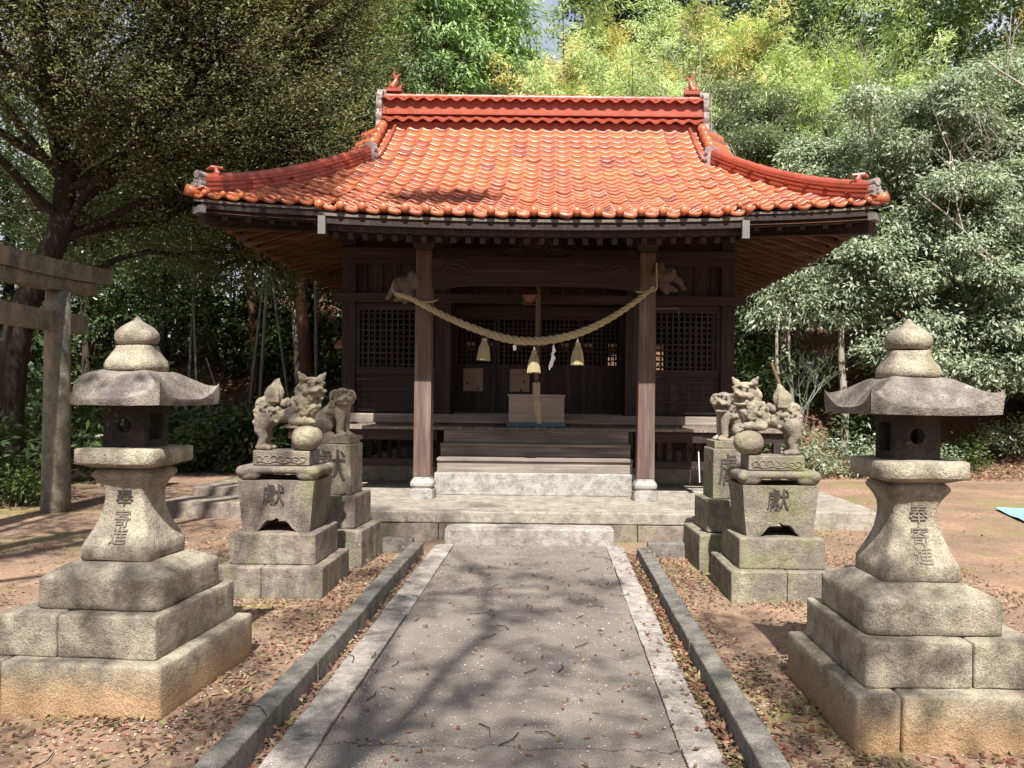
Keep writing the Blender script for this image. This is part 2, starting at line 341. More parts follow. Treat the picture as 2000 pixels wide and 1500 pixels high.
def path_mat():
    m, n, l, b = newmat('path concrete'); g = NG(m); v = g.pos()
    a = g.noise(v, 1.3, 5, 0.65); f = g.noise(v, 150, 3, 0.7); v2 = g.voronoi(v, 130, 'F1', 0)
    c = g.mix(g.ramp(a, [(0.32, 0), (0.68, 1)]), (0.25, 0.218, 0.193), (0.14, 0.122, 0.111))
    c = g.mix(1.0, c, g.ramp(f, [(0.33, 0.45), (0.5, 1.0), (0.66, 1.9)]), 'MULTIPLY')
    c = g.mix(g.ramp(v2, [(0.0, 0.55), (0.22, 0)]), c, (0.36, 0.33, 0.30))
    s = g.sep(v)
    ln = g.math('ABSOLUTE', g.math('SUBTRACT', g.math('ADD', s[1], g.math('MULTIPLY', s[0], 0.035)), g.math('ADD', 3.53, g.math('MULTIPLY', g.noise(v, 5, 6, 0.7), 0.22))))
    c = g.mix(g.ramp(ln, [(0.0, 0.9), (0.007, 0)]), c, (0.03, 0.028, 0.026))
    l.new(c, b.inputs['Base Color']); b.inputs['Roughness'].default_value = 0.9; b.inputs['Specular IOR Level'].default_value = 0.3
    g.bump(g.math('ADD', f, v2), 0.9, 0.009, b)
    return m
M['path'] = path_mat()
#@@SETTING
XA = -0.22
def smooth(t): t = max(0.0, min(1.0, t)); return t * t * (3 - 2 * t)
def terrain(x, y):
    z = -0.02 + 0.012 * noise.noise(Vector((x * 0.9, y * 0.9, 0))) * (0 if -1.7 < x < 1.3 and y < 9 else 1)
    e = max(0.0, y - 17.6 - 0.8 * noise.noise(Vector((x * 0.25, 3, 1))))
    z += min(11.0, 0.52 * e * smooth(e / 3.0)) * (1 - 0.75 * smooth((-x - 9.5) / 6.0))
    e = max(0.0, x - 11.5); z += 0.35 * e * smooth(e / 3)
    e = max(0.0, -x - 12.5); z += 0.12 * e * smooth(e / 3)
    if y > 18: z += 0.25 * noise.noise(Vector((x * 0.5, y * 0.5, 5)))
    return z
gx = sorted(set([round(-9 + 0.3 * i, 3) for i in range(61)] + [-80, -60, -45, -35, -28, -22, -18, -15, -13, -11.5, -10, 10, 11.5, 13, 15, 18, 22, 28, 35, 45, 60, 80]))
gy = sorted(set([round(0.3 * i, 3) for i in range(70)] + [-40, -25, -15, -8, -4, -2, -1] + [21.5 + 1.2 * i for i in range(16)] + [42, 46, 50, 56, 64, 75, 90]))
mb = MB(); mb.grid([[(x, y, terrain(x, y)) for y in gy] for x in gx], 0)
struct(mb.build('ground', M['soil'], smooth=True))

# approach path: concrete middle, a row of granite border slabs each side, kerbs
mb = MB(); mb.box(-1.04, 0.60, -3, 8.66, -0.1, 0.0); struct(mb.build('path', M['path']))
rng = random.Random(4)
def slab_row(name, x0, x1, z):
    mb = MB(); y = -2.0
    while y < 8.6:
        L = rng.uniform(0.75, 1.25); y1 = min(y + L, 8.64)
        b = rbox((x1 - x0) / 2 - 0.002 + rng.uniform(-0.008, 0.004), (y1 - y) / 2 - 0.003, 0.06, 0.008, ((x0 + x1) / 2, (y + y1) / 2, z - 0.06 + rng.uniform(-0.003, 0.003)), 0.006, 5, 0.08, rng.random() * 9)
        mb.add(b.v, b.f); y = y1
    return struct(mb.build(name, M['border'], weld=False))
slab_row('path_border', -1.245, -1.045, 0.008); slab_row('path_border', 0.605, 0.785, 0.008)
def kerb_row(x0, x1, h, y0, y1):
    mb = MB(); y = y0
    while y < y1 - 0.05:
        L = rng.uniform(1.1, 1.7); e = min(y + L, y1)
        b = rbox((x1 - x0) / 2, (e - y) / 2 - 0.003, h / 2 + 0.05, 0.010, ((x0 + x1) / 2 + rng.uniform(-0.004, 0.004), (y + e) / 2, h / 2 - 0.05 + rng.uniform(-0.003, 0.003)), 0.003, 9, 0.08, rng.random() * 9)
        mb.add(b.v, b.f); y = e
    return struct(mb.build('kerb', M['kerbstone']))
kerb_row(-1.415, -1.295, 0.12, -2, 8.15); kerb_row(0.865, 0.985, 0.12, -2, 8.0)
mb = rbox(0.29, 0.06, 0.10, 0.012, (-1.72, 8.32, 0.03)); struct(mb.build('kerb', M['kerbstone']))
mb = rbox(0.26, 0.06, 0.10, 0.012, (1.26, 8.2, 0.03)); struct(mb.build('kerb', M['kerbstone']))

# stone terrace under the hall
T0 = thing('stone_terrace', 'low grey stone terrace that the wooden shrine hall stands on', 'terrace', (XA, 12, 0))
oT = (XA, 12, 0)
def tbox(name, x0, x1, y0, y1, z0, z1, mat, r=0.015, amp=0.005, step=0.12, parent=T0, org=oT, seed=1.0):
    b = rbox((x1 - x0) / 2, (y1 - y0) / 2, (z1 - z0) / 2, r, ((x0 + x1) / 2, (y0 + y1) / 2, (z0 + z1) / 2), amp, 4, step, seed)
    return b.build(name, mat, parent, smooth=False, org=org)
tbox('porch_floor', XA - 2.15, XA + 2.15, 8.99, 11.2, 0.18, 0.31, M['concrete'], seed=2)
for a, b_ in ((-2.13, -1.05), (-1.044, 0.1), (0.106, 1.2), (1.206, 2.13)):
    tbox('facing_stone', XA + a, XA + b_, 9.0, 9.25, -0.1, 0.178, M['granite_stained'], 0.012, 0.004, seed=a)
tbox('main_floor', XA - 3.5, XA + 3.5, 11.203, 17.2, -0.1, 0.312, M['concrete'], seed=3)
tbox('side_floor', XA - 3.497, XA - 2.155, 10.35, 11.2, -0.1, 0.30, M['concrete'], seed=31)
tbox('side_floor', XA + 2.155, XA + 3.45, 10.25, 11.2, -0.1, 0.30, M['concrete'], seed=32)
tbox('apron_slab', XA + 3.455, XA + 4.42, 10.05, 12.3, -0.1, 0.20, M['concrete'], 0.02, 0.008, seed=4)
tbox('apron_slab', XA - 4.92, XA - 3.50, 10.45, 11.15, -0.1, 0.19, M['granite_stained'], 0.02, 0.012, seed=5)
tbox('apron_slab', XA - 4.8, XA - 3.50, 11.16, 12.6, -0.1, 0.31, M['granite_stained'], 0.02, 0.012, seed=6)
st = tbox('front_step', -1.155, 0.69, 8.66, 8.985, -0.1, 0.175, M['border'], 0.018, 0.006, 0.08, seed=7)
#@@SHRINE
SH = thing('shrine_hall', 'dark timber shrine hall with glazed red tile roof and front porch', 'shrine', (XA, 14.4, 0))
oS = (0, 14.4, 0)           # geometry below is written with x measured from the hall's axis
def sh(mb, name, mat, smooth=False, bevel=0, parent=SH, weld=False): return mb.build(name, mat, parent, smooth, bevel, oS, weld)
def child(mb, name, mat, parent, **k): return mb.build(name, mat, parent, org=oS, **k)

# ---- roof surface
YE, YM, YR = 8.75, 10.2, 14.4          # porch eave, main eave, ridge
def gF(y): return 3.60 + 0.303 * (y - YE) + 0.0508 * (y - YE) * (y - YM)
def lift(x, y):
    a = abs(x); l = 0.0
    if a > 1.9 and y < 13.2: l += 0.017 * (a - 1.9) ** 2 * max(0, min(1, (13.2 - y) / 3.0)) * (1 if y >= YM else 1)
    if y < YM: l += 0.012 * (a / 2.36) ** 2 * 4 * (YM - y) / 1.45
    return l
def zroof(x, y): return gF(y) + lift(x, y)
JY, JX = 12.9, 2.78                     # where hip meets gable
def xlim(y):
    if y < YM - 1e-6: return 2.36
    if y < JY: return 4.45 - (y - YM) / (JY - YM) * (4.45 - JX)
    return 2.95
TW, DY = 0.236, (JY * 0 + 0.20714)
def prof(p): return 0.021 * np.cos(2 * np.pi * p) + 0.006 * np.cos(4 * np.pi * p + 0.6)
rs = np.random.RandomState(3)
def tiles(front=True):
    V = []; Q = []; base = 0; NX = 9
    for k in range(27):
        y0 = YE + k * DY; y1 = y0 + DY * 1.12
        lim = xlim(y0 + 1e-4 if k != 7 else YM + 1e-4)
        ncol = int(4.6 / TW) + 2
        for c in range(-ncol, ncol):
            xa, xb = c * TW, (c + 1) * TW
            if abs((xa + xb) / 2) > lim + TW * 0.45: continue
            jz = rs.normal(0, 0.0045, 4); ps = np.linspace(0, 1, NX); rows = []
            for (y, off, clampy) in ((y0, 0.0, y0), (y0 - 0.012 + rs.normal(0, 0.004), 0.037, y0), ((y0 + y1) / 2, 0.021, (y0 + y1) / 2), (y1, 0.004, y1)):
                l2 = xlim(max(clampy, y0) + 1e-4)
                xs = np.clip(xa + ps * TW * 1.03, -l2, l2)
                zz = np.array([zroof(x, max(y, YE)) for x in xs]) + prof(ps) + off + jz[0] + (ps - 0.5) * jz[1]
                rows.append(np.stack([xs, np.full(NX, y), zz], 1))
            rows[0][:, 2] = rows[1][:, 2] - 0.034; rows[0][:, 1] += 0.02
            P = np.concatenate(rows); V.append(P)
            for i in range(3):
                for j in range(NX - 1):
                    a = base + i * NX + j; Q.append((a, a + 1, a + NX + 1, a + NX))
            base += len(P)
    return np.concatenate(V), np.array(Q)
V, Q = tiles(); V[:, 1] -= 14.4
roof = np_mesh('roof', V, Q, M['tile'], SH, smooth=True)
roof.data.attributes.new('sharp_face', 'BOOLEAN', 'FACE') if False else None
# rear slope, mirrored and plainer
V2 = V[:, :].copy(); V2[:, 1] = -V2[:, 1]
keep = V2[Q][:, :, 1].max(1) < 4.25
np_mesh('rear_slope', V2, Q[keep][:, ::-1], M['tile'], roof, smooth=True)
# side skirts with tile courses running down to the side eaves
def zside(x, y):
    t = (4.45 - abs(x)) / (4.45 - JX)
    return zroof(4.45, YM + 0.01) - 0.06 * 0 + (gF(JY) - gF(YM) - lift(4.45, YM)) * (0.75 * t + 0.25 * t * t) - lift(4.45, YM) * smooth((min(y - YM, 18.6 - y)) / 2.2) * (1 - t)
for s in (-1, 1):
    mb = MB(); n = 9
    for k in range(n):
        xo = 4.45 - (4.45 - JX) * k / n; xi = 4.45 - (4.45 - JX) * (k + 1) / n
        ya = YM + (4.45 - xo) / (4.45 - JX) * (JY - YM); yb = 28.8 - ya
        m_ = 34; P0 = []; P1 = []; P2 = []
        for j in range(m_ * 6 + 1):
            y = ya + (yb - ya) * j / (m_ * 6); wv = 0.026 * math.cos(y / TW * 2 * math.pi)
            P0.append((s * xo, y, zside(xo, y) + wv)); P1.append((s * xo, y, zside(xo, y) + wv + 0.04)); P2.append((s * xi, y, zside(xi, y) + wv))
        mb.grid([P0, P1, P2], 0, s > 0)
    child(mb, 'side_skirt', M['tile'], roof, smooth=False)
# round caps and pendants along the eave
mb = MB()
def cap(x, y, z, r=0.047): 
    pts = [(x, y + 0.10, z), (x, y - 0.035, z), (x, y - 0.05, z)]
    mb.tube(pts, [r, r, r * 0.72], 12)
def put_cap(x, y, z, r):
    global cap0
    if cap0 is None:
        mb = MB(); cap_mb(mb, r); cap0 = mb.build('eave_cap', M['tile'], roof, smooth=True); c = cap0
    else: c = dup(cap0, roof)
    c.location = (x, y - 14.4, z); c.scale = (r / 0.047,) * 3
def cap_mb(mb, r): mb.tube([(0, 0.10, 0), (0, -0.035, 0), (0, -0.05, 0)], [r, r, r * 0.72], 12)
cap0 = None
for c in range(-10, 11): put_cap(c * TW, YE, zroof(c * TW, YE) + 0.052, 0.047)
for s in (-1, 1):
    for c in range(10, 19):
        x = s * c * TW
        if abs(x) > 2.42: put_cap(x, YM, zroof(x, YM + 0.01) + 0.048, 0.036)

# ---- ridge
mb = MB()
def wavestrip(y0, y1, z0, z1, hang, xl):
    for s in (-1, 1):
        nn = int(2 * xl / TW * 8); A = []; B = []; C = []
        for i in range(nn + 1):
            x = -xl + 2 * xl * i / nn; wv = 0.028 * math.cos(x / TW * 2 * math.pi)
            A.append((x, 14.4 + s * y0, z0)); B.append((x, 14.4 + s * y1, z1 + wv)); C.append((x, 14.4 + s * y1 * 0.985, z1 + wv - hang))
        mb.grid([A, B, C], 0, s < 0)
XL = 2.86
wavestrip(0.12, 0.30, 6.63, 6.545, 0.045, XL)
mb.box(-XL, XL, 14.4 - 0.20, 14.4 + 0.20, 6.30, 6.50)
mb.box(-XL, XL, 14.4 - 0.225, 14.4 + 0.225, 6.635, 6.675)
mb.box(-XL, XL, 14.4 - 0.205, 14.4 + 0.205, 6.678, 6.735)
mb.box(-XL, XL, 14.4 - 0.14, 14.4 + 0.14, 6.5, 6.96)
wavestrip(0.02, 0.24, 7.0, 6.935, 0.04, XL)
mb.box(-XL, XL, 14.4 - 0.15, 14.4 + 0.15, 6.962, 6.99)
k = 0; x = -XL
while x < XL - 0.01:
    e = min(x + 0.29, XL); mb.tube([(x, 14.4, 7.005), (e + 0.01, 14.4, 7.005)], [0.074, 0.064], 14); x = e
child(mb, 'main_ridge', M['tile_ridge'], roof)
def plate(name, c, hw, hz, t, rz, scal=6):
    mb = MB(); n = 40; prof_ = []
    for i in range(n + 1):
        z = -hz + 2 * hz * i / n; q = hw * (0.86 + 0.14 * abs(math.sin(z / hz * scal * 0.9))) * (1.0 if z < 0.5 * hz else math.sqrt(max(0.05, 1 - ((z - 0.5 * hz) / (0.52 * hz)) ** 2)))
        prof_.append((q, z))
    mt = Matrix.Translation(c) @ Matrix.Rotation(rz, 4, 'Z')
    for s in (-1, 1):
        mb.add([mt @ Vector((x_ * q, s * t, z)) for q, z in prof_ for x_ in (-1, 1)], [((2 * i, 2 * i + 1, 2 * i + 3, 2 * i + 2) if s < 0 else (2 * i, 2 * i + 2, 2 * i + 3, 2 * i + 1)) for i in range(n)])
    for x_ in (-1, 1):
        P = [[mt @ Vector((x_ * q, s * t, z)) for s in (-1, 1)] for q, z in prof_]; mb.grid(P, 0, x_ > 0)
    for zz in (-0.5, 0.0, 0.42):
        mb.tube([mt @ Vector((0, -t * 1.6, zz * hz)), mt @ Vector((0, t * 1.6, zz * hz))], hw * 0.32, 12)
    return child(mb, name, M['ceramic_grey'], roof)
for s in (-1, 1): 
    plate('ridge_end_tile', (s * (XL + 0.05), 14.4, 6.72), 0.27, 0.36, 0.05, R(90))
    mb = MB(); mb.tube([(s * (XL - 0.04), 14.4, 7.07), (s * (XL + 0.13), 14.4, 7.07)], 0.075, 14); child(mb, 'ridge_end_roll', M['ceramic_grey'], roof)
# leaping fish ornaments
for s in (-1, 1):
    mb = MB(); cx = s * (XL - 0.17)
    body = [(cx + s * 0.09, 14.4, 7.14), (cx + s * 0.03, 14.4, 7.19), (cx - s * 0.02, 14.4, 7.27), (cx - s * 0.035, 14.4, 7.35), (cx - s * 0.02, 14.4, 7.40)]
    mb.tube(body, [0.05, 0.075, 0.055, 0.032, 0.015], 10)
    def fin(p, a, b, c): 
        n0 = len(mb.v); mb.add([(q[0], 14.4 + d, q[1]) for d in (-0.012, 0.012) for q in (p, a, b, c)], [(0, 1, 2, 3), (7, 6, 5, 4), (0, 4, 5, 1), (1, 5, 6, 2), (2, 6, 7, 3), (3, 7, 4, 0)])
    fin((cx - s * .03, 7.34), (cx - s * .13, 7.44), (cx - s * .02, 7.40), (cx + s * .0, 7.36)); fin((cx - s * .02, 7.36), (cx + s * .00, 7.52), (cx + s * .03, 7.42), (cx + s * .01, 7.36))
    fin((cx + s * .02, 7.22), (cx + s * .10, 7.32), (cx + s * .08, 7.24), (cx + s * .05, 7.18)); fin((cx - s * .05, 7.18), (cx - s * .15, 7.25), (cx - s * .12, 7.16), (cx - s * .05, 7.14))
    mb.box(cx - 0.14, cx + 0.14, 14.33, 14.47, 7.10, 7.16)
    child(mb, 'fish_ornament', M['tile_ridge'], roof)
# verge rolls, verge tiles, hip ridges, corner rolls
def barrel(mb, pts, r, seg=0.28):
    pts = [Vector(p) for p in pts]; L = [0]
    for a, b in zip(pts, pts[1:]): L.append(L[-1] + (b - a).length)
    def at(s_):
        for i in range(len(pts) - 1):
            if s_ <= L[i + 1] + 1e-9: return pts[i].lerp(pts[i + 1], (s_ - L[i]) / max(1e-9, L[i + 1] - L[i]))
        return pts[-1]
    s_ = 0
    while s_ < L[-1] - 0.02:
        e = min(s_ + seg, L[-1]); mb.tube([at(s_), at((s_ + e) / 2), at(min(e + 0.03, L[-1]))], [r * 1.12, r * 1.03, r * 0.95], 14); s_ = e
for s in (-1, 1):
    mb = MB(); ys = [JY - 0.05 + (14.25 - JY + 0.05) * i / 8 for i in range(9)][::-1]
    barrel(mb, [(s * 2.83, y, gF(y) + 0.10) for y in ys[::-1]], 0.085)
    barrel(mb, [(s * 2.62, y, gF(y) + 0.07) for y in ys[::-1]], 0.035, 2)
    child(mb, 'verge_roll', M['tile'], roof, smooth=True)
    mb = MB()
    for k in range(8):
        y0 = JY - 0.1 + k * 0.19; y1 = y0 + 0.21
        mb.add([(s * 2.9, y0, gF(y0) + 0.06), (s * 3.22, y0, gF(y0) - 0.06), (s * 3.22, y1, gF(y1) - 0.11), (s * 2.9, y1, gF(y1) + 0.01), (s * 2.9, y0, gF(y0) + 0.02), (s * 3.22, y0, gF(y0) - 0.10), (s * 3.22, y0 + 0.02, gF(y0) - 0.26), (s * 3.22, y1, gF(y1) - 0.30)],
               [(0, 1, 2, 3), (0, 4, 5, 1), (1, 6, 7, 2)])
    child(mb, 'verge_tile', M['tile'], roof)
    # hip ridge from gable foot to the corner
    N = 16; C = []
    for i in range(N + 1):
        t = i / N; x = 2.80 + (4.34 - 2.80) * t; y = 12.86 + (10.36 - 12.86) * t
        C.append(Vector((s * x, y, zroof(x, y) - 0.03 + 0.03 * t ** 4)))
    sec = [(-0.10, 0.0), (-0.10, 0.07), (-0.115, 0.075), (-0.115, 0.125), (-0.095, 0.13), (-0.095, 0.165), (-0.11, 0.17), (-0.11, 0.21), (-0.085, 0.215), (-0.085, 0.245), (-0.1, 0.25), (-0.1, 0.29), (0, 0.31)]
    sec = sec + [(-a, b) for a, b in sec[:-1][::-1]]
    P = []
    for i, c in enumerate(C):
        d = (C[min(N, i + 1)] - C[max(0, i - 1)]); d.z = 0; d.normalize(); sd = Vector((-d.y, d.x, 0))
        P.append([c + sd * a * 0.85 + Vector((0, 0, b * 0.68)) for a, b in sec])
    mb = MB(); mb.grid(P, 0, s < 0); mb.add(P[0], [tuple(range(len(sec)))]); mb.add(P[-1], [tuple(range(len(sec)))])
    barrel(mb, [c + Vector((0, 0, 0.215)) for c in C], 0.066, 0.27)
    hr = child(mb, 'hip_ridge', M['tile_ridge'], roof)
    a = math.atan2(C[-1].y - C[0].y, C[-1].x - C[0].x) + R(90)
    plate('hip_foot_tile', C[-1] + Vector((s * 0.03, -0.05, 0.10)), 0.085, 0.115, 0.04, a)
    plate('hip_head_tile', C[0] + Vector((-s * 0.03, 0.02, 0.15)), 0.15, 0.18, 0.035, a)
    mb = MB(); e = C[-1] + Vector((0, 0, 0.235)); mb.tube([e + Vector((-s * 0.05, 0.08, 0.0)), e + Vector((s * 0.05, -0.10, 0.01))], 0.052, 14); mb.tube([e + Vector((s * 0.03, -0.02, -0.15)), e + Vector((s * 0.08, -0.13, -0.14))], 0.045, 14)
    child(mb, 'hip_foot_roll', M['ceramic_grey'], roof)
    mb = MB(); f = e + Vector((-s * 0.10, 0.14, 0.0)); mb.tube([f, f + Vector((-s * 0.02, 0, 0.09)), f + Vector((s * 0.0, 0, 0.15))], [0.05, 0.045, 0.03], 8); mb.tube([f + Vector((-s * .10, 0, .15)), f + Vector((s * 0.06, 0, 0.16)), f + Vector((s * 0.12, 0, 0.13))], [0.02, 0.035, 0.015], 8)
    child(mb, 'corner_ornament', M['tile_ridge'], roof)
    mb = MB(); mb.tube([(s * 4.28, 10.36, zroof(4.3, 10.3) + 0.06), (s * 4.41, 10.24, zroof(4.45, YM) + 0.05), (s * 4.48, 10.17, zroof(4.45, YM) + 0.07)], [0.07, 0.065, 0.075], 12)
    child(mb, 'corner_tile', M['tile'], roof, smooth=True)

# ---- eave boards and soffits
def eave_path(kind, s=1):
    if kind == 'porch': return [(-2.34 + 4.68 * i / 30, YE + 0.05, zroof(-2.34 + 4.68 * i / 30, YE)) for i in range(31)]
    if kind == 'main': return [(s * (2.43 + (4.40 - 2.43) * i / 20), YM + 0.06, zroof(2.43 + 1.97 * i / 20, YM + 0.01)) for i in range(21)]
    return [(s * 4.40, YM + 0.06 + (18.54 - YM - 0.06) * i / 40, zside(4.45, YM + (8.4) * i / 40)) for i in range(41)]
def ribbon(path, d0, d1, z0, z1, mb):
    """board following an eave: d is the inward offset, z the drop"""
    P = []
    for i, p in enumerate(path):
        a = Vector(path[max(0, i - 1)]); b = Vector(path[min(len(path) - 1, i + 1)]); t = (b - a); t.z = 0; t.normalize()
        inn = Vector((-t.y, t.x, 0)); c = Vector((0, 14.4, 0)) - Vector(p); c.z = 0
        if inn.dot(c) < 0: inn = -inn
        q = Vector(p); P.append([q + inn * d0 + Vector((0, 0, z0)), q + inn * d1 + Vector((0, 0, z0)), q + inn * d1 + Vector((0, 0, z1)), q + inn * d0 + Vector((0, 0, z1)), q + inn * d0 + Vector((0, 0, z0))])
    mb.grid(P); mb.add(P[0][:4], [(0, 1, 2, 3)]); mb.add(P[-1][:4], [(3, 2, 1, 0)])
ep = [('porch', 1)] + [('main', s) for s in (-1, 1)] + [('side', s) for s in (-1, 1)]
for kd, s in ep:
    mb = MB(); ribbon(eave_path(kd, s), -0.02, 0.06, -0.03, -0.06, mb); sh(mb, 'eave_board', M['eaveboard'])
    mb = MB(); ribbon(eave_path(kd, s), 0.0, 0.07, -0.062, -0.14, mb); ribbon(eave_path(kd, s), 0.05, 0.14, -0.142, -0.20, mb); sh(mb, 'eave_fascia', M['wood'])
# verge boards at porch ends with pale end pieces
for s in (-1, 1):
    mb = MB(); mb.add([], [])
    for i in range(8):
        y0 = YE + 0.02 + (YM - 0.05 - YE) * i / 8; y1 = YE + 0.02 + (YM - 0.05 - YE) * (i + 1) / 8
        xx = s * 2.33; zz = lambda y: zroof(2.33, min(y, YM - .01)) - 0.075
        mb.add([(xx - .03, y0, zz(y0) + .02), (xx + .03, y0, zz(y0) + .02), (xx + .03, y0, zz(y0) - .22), (xx - .03, y0, zz(y0) - .22), (xx - .03, y1, zz(y1) + .02), (xx + .03, y1, zz(y1) + .02), (xx + .03, y1, zz(y1) - .22), (xx - .03, y1, zz(y1) - .22)],
               [(0, 1, 2, 3), (7, 6, 5, 4), (0, 4, 5, 1), (2, 6, 7, 3), (1, 5, 6, 2), (0, 3, 7, 4)])
    bb = sh(mb, 'barge_board', M['wood_x'])
    mb = MB(); mb.box(s * 2.33 - 0.04, s * 2.33 + 0.04, YE - 0.01, YE + 0.04, zroof(2.33, YE) - 0.27, zroof(2.33, YE) - 0.07); child(mb, 'end_cap', M['metal_pale'], bb)
    mb = MB(); z = zroof(4.45, YM + 0.01); mt = Matrix.Translation((s * 4.36, 10.3, z - 0.17)) @ Matrix.Rotation(s * R(45), 4, 'Z')
    mb.box(-0.10, 0.10, -0.05, 0.04, -0.045, 0.045, mat=mt); sh(mb, 'corner_cap', M['metal_pale'])
# soffit planes (boards) and rafters
def sof_front(x, y): return zroof(4.45 if abs(x) > 4.45 else x, YM + 0.01) * 1 - 0.21 + 0.30 * (y - YM)
def sof_side(x, y): return zside(4.45, y) - 0.21 + 0.33 * (4.45 - abs(x))
mb = MB()
for s in (-1, 1):
    P = [[(s * xx, y, sof_side(xx, y)) for y in [YM + 0.06 + (4.45 - xx) * 1.2 + (18.54 - YM - 0.06 - (4.45 - xx) * 2.4) * j / 30 for j in range(31)]] for xx in (4.40, 4.0, 3.6, 3.2, 2.8)]
    mb.grid(P, 0, s > 0)
P = [[(x * (1 - (y - YM) / 2.1 * (4.45 - 2.9) / 4.45), y, sof_front(x, y)) for x in [-4.4 + 8.8 * i / 40 for i in range(41)]] for y in (YM + 0.05, 10.9, 11.6, 12.3)]
mb.grid(P, 0, True)
P = [[(x, y, zroof(x, y) - 0.20) for x in [-2.3 + 4.6 * i / 30 for i in range(31)]] for y in (YE + 0.1, 9.4, 9.9, 10.4)]
mb.grid(P, 0, True)
sh(mb, 'eave_soffit', M['wood_red'])
for i in range(28):
    x = -2.22 + 4.44 * i / 27; mb = MB(); a = Vector((x, YE + 0.16, zroof(x, YE) - 0.245)); b = Vector((x, 10.6, zroof(x, YM) - 0.245 + 0.1)); mb.bar(a, b, 0.06, 0.075); sh(mb, 'porch_rafter', M['wood'])
    mb = MB(); mb.box(x - 0.031, x + 0.031, YE + 0.153, YE + 0.16, zroof(x, YE) - 0.283, zroof(x, YE) - 0.207); 
for s in (-1, 1):
    for i in range(20):
        y = 10.75 + 0.36 * i; mb = MB(); xi = max(2.93, 4.50 - (min(y, 28.8 - y) - YM) * 0.62); z0 = sof_side(4.36, y) - 0.05; z1 = sof_side(xi, y) - 0.05; mb.bar((s * 4.34, y, z0), (s * xi, y, z1), 0.07, 0.09); sh(mb, 'side_rafter', M['wood_red'])
    for i in range(6):
        x = 2.55 + 0.30 * i; mb = MB(); y1 = min(12.2, YM + 0.2 + (4.45 - x) * 1.2) if x > 2.96 else 12.2; mb.bar((s * x, YM + 0.14, sof_front(x, YM + 0.14) - 0.05), (s * x, y1, sof_front(x, y1) - 0.05), 0.07, 0.09); sh(mb, 'front_rafter', M['wood'])
    mb = MB(); mb.bar((s * 4.36, YM + 0.16, sof_side(4.36, YM + 0.1) - 0.10), (s * 2.95, 12.2, sof_side(2.95, 12.2) - 0.15), 0.14, 0.18); sh(mb, 'hip_rafter', M['wood_x'])

# ---- porch: pillars, beam, brackets
for s in (-1, 1):
    x = s * 1.42; y = 10.2
    mb = MB(); 
    def sec(h, w): return [(x + a * w, y + b * w, h) for a, b in ((-1, -1), (1, -1), (1, 1), (-1, 1))]
    P = [sec(h, w_) for h, w_ in ((0.585, 0.112), (1.2, 0.109), (2.2, 0.106), (3.46, 0.102))]
    for a, b in zip(P, P[1:]): mb.add(a + b, [(0, 1, 5, 4), (1, 2, 6, 5), (2, 3, 7, 6), (3, 0, 4, 7)])
    mb.add(P[0], [(3, 2, 1, 0)]); mb.add(P[-1], [(0, 1, 2, 3)])
    pl = sh(mb, 'porch_pillar', M['wood_pillar'], bevel=0.014)
    mb = MB()
    prf = [(0.155, 0.31), (0.15, 0.435)]
    def sq(pr, n=20):
        G = []
        for w_, h in pr:
            row = []
            for i in range(4 * 6 + 1):
                a = 2 * math.pi * i / 24 + math.pi / 4; ca, sa = math.cos(a), math.sin(a); q = (abs(ca) ** 6 + abs(sa) ** 6) ** (-1 / 6)
                row.append((x + w_ * q * ca, y + w_ * q * sa, h))
            G.append(row)
        mb.grid(G, 0, True)
    sq([(0.0, 0.312), (0.158, 0.312), (0.158, 0.43), (0.13, 0.435), (0.132, 0.45), (0.150, 0.475), (0.152, 0.51), (0.135, 0.54), (0.118, 0.56), (0.116, 0.587), (0.0, 0.587)])
    child(mb, 'base_stone', M['pale_stone'], pl)
    # bracket block set on the pillar
    mb = MB(); mb.box(x - 0.15, x + 0.15, y - 0.15, y + 0.15, 3.55, 3.66); mb.add([(x + a * w_, y + b * w_, h) for h, w_ in ((3.462, 0.10), (3.55, 0.15)) for a, b in ((-1, -1), (1, -1), (1, 1), (-1, 1))], [(0, 1, 5, 4), (1, 2, 6, 5), (2, 3, 7, 6), (3, 0, 4, 7), (3, 2, 1, 0)])
    for sg in (-1, 1):
        arm = [(0, 3.662), (0.22, 3.662), (0.30, 3.70), (0.36, 3.74), (0.46, 3.765), (0.46, 3.80), (0, 3.80)]
        n = len(arm); mb.add([(x + sg * a, y + d, h) for d in (-0.07, 0.07) for a, h in arm], [tuple(range(n)), tuple(range(2 * n - 1, n - 1, -1))] + [(i, (i + 1) % n, n + (i + 1) % n, n + i) for i in range(n)])
        mb.box(x + sg * 0.40 - 0.08, x + sg * 0.40 + 0.08, y - 0.085, y + 0.085, 3.802, 3.87)
    mb.box(x - 0.08, x + 0.08, y - 0.085, y + 0.085, 3.802, 3.87)
    mb.box(x - 0.07, x + 0.07, y - 0.42, y + 0.42, 3.665, 3.79)
    sh(mb, 'bracket_set', M['wood_x'])
